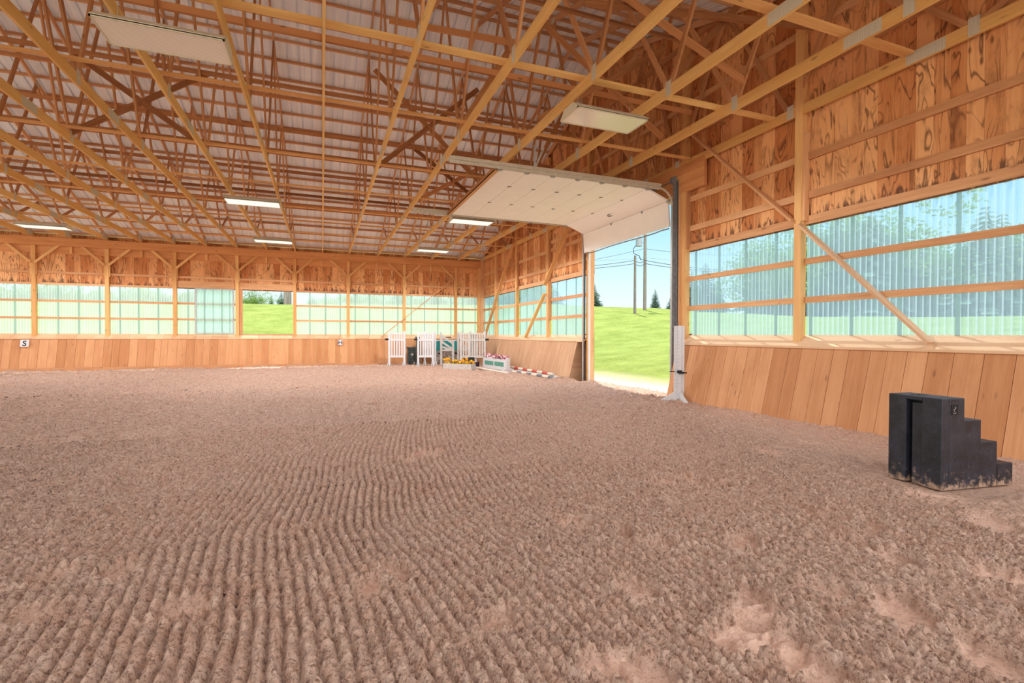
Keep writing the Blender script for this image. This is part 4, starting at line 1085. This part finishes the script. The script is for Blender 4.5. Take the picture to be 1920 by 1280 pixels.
def wire(pts, dist, r, lab):
    P = []
    for (a, b) in pts:
        x, y, _ = ray_at(a, dist); P.append(Vector((x, y, ztop(a, b, dist))))
    Q = []
    for a, b in zip(P[:-1], P[1:]):
        n_ = 8
        for i in range(n_):
            f = i/n_; Q.append(a.lerp(b, f)-Vector((0, 0, .25*4*f*(1-f))))
    Q.append(P[-1]); m = MB(); m.path(Q, r, 6); o = m.build('overhead_wire', W['black']); tag(o, lab, 'wire', 'overhead wires')
wire([(1000, 502), (1207, 466), (1420, 478)], 56, .018, 'topmost overhead wire meeting the taller pole below the transformer')
wire([(1000, 502), (1190, 488), (1208, 488), (1420, 510)], 55, .028, 'upper of the two thick wires crossing both poles')
wire([(1000, 506), (1190, 494), (1208, 494), (1420, 512)], 55, .028, 'lower of the two thick wires crossing both poles')
wire([(1000, 487), (1208, 483), (1420, 488)], 56, .008, 'faint thin wire just above the thick pair')

# ------------------------------------------------------------------ light
sun = bpy.data.lights.new('sun', 'SUN'); sun.energy = 4.8; sun.angle = R(.6); sun.color = (1, .95, .86)
so = bpy.data.objects.new('sun', sun); COL.objects.link(so)
sd = Vector((.25, .80, 1.60)).normalized(); so.rotation_euler = (-sd).to_track_quat('-Z', 'Y').to_euler()
for x, y, lab in FX:  # fill spots added below each fixture to brighten the hall, unlit ones too
    l = bpy.data.lights.new('fixture_fill_spot', 'SPOT'); l.energy = 230 if y < 10 else 520; l.shadow_soft_size = .18; l.color = (.97, .98, 1); l.spot_size = R(168); l.spot_blend = .25
    o = bpy.data.objects.new('fixture_fill_spot', l); COL.objects.link(o); o.location = (x, y, 4.95)

wd = bpy.data.worlds.new('sky'); sc.world = wd; wd.use_nodes = True; t = wd.node_tree; t.nodes.clear()
o_ = t.nodes.new('ShaderNodeOutputWorld'); bg = t.nodes.new('ShaderNodeBackground'); tc = t.nodes.new('ShaderNodeTexCoord'); sp_ = t.nodes.new('ShaderNodeSeparateXYZ'); cr = t.nodes.new('ShaderNodeValToRGB')
t.links.new(tc.outputs['Generated'], sp_.inputs[0]); t.links.new(sp_.outputs[2], cr.inputs[0])
e_ = cr.color_ramp; e_.elements[0].position = 0.0; e_.elements[0].color = (.95, 1.0, 1.02, 1); e_.elements[1].position = 1.0; e_.elements[1].color = (.22, .46, .86, 1)
for p_, c in ((.06, (.80, .97, 1.03, 1)), (.24, (.34, .74, 1.0, 1))):
    q = e_.elements.new(p_); q.color = c
# unseen sky opposite the sun brightened as an added fill for the hall
cl = t.nodes.new('ShaderNodeValToRGB'); mp = t.nodes.new('ShaderNodeMath'); mp.operation = 'MULTIPLY_ADD'; mp.inputs[1].default_value = -.5; mp.inputs[2].default_value = .5
t.links.new(sp_.outputs[1], mp.inputs[0]); t.links.new(mp.outputs[0], cl.inputs[0]); cl.color_ramp.elements[0].position = .55; cl.color_ramp.elements[1].position = .72
mx = t.nodes.new('ShaderNodeMix'); mx.data_type = 'RGBA'; t.links.new(cl.outputs[0], mx.inputs[0]); t.links.new(cr.outputs[0], mx.inputs[6]); mx.inputs[7].default_value = (2.6, 2.6, 2.65, 1)
t.links.new(mx.outputs[2], bg.inputs[0]); bg.inputs[1].default_value = 1.0
t.links.new(bg.outputs[0], o_.inputs[0])

sc.view_settings.view_transform = 'Standard'; sc.view_settings.look = 'None'; sc.view_settings.exposure = 0.2; sc.view_settings.gamma = 1.0
sc.view_settings.use_curve_mapping = False
sc.cycles.max_bounces = 10; sc.cycles.diffuse_bounces = 6; sc.cycles.transparent_max_bounces = 12
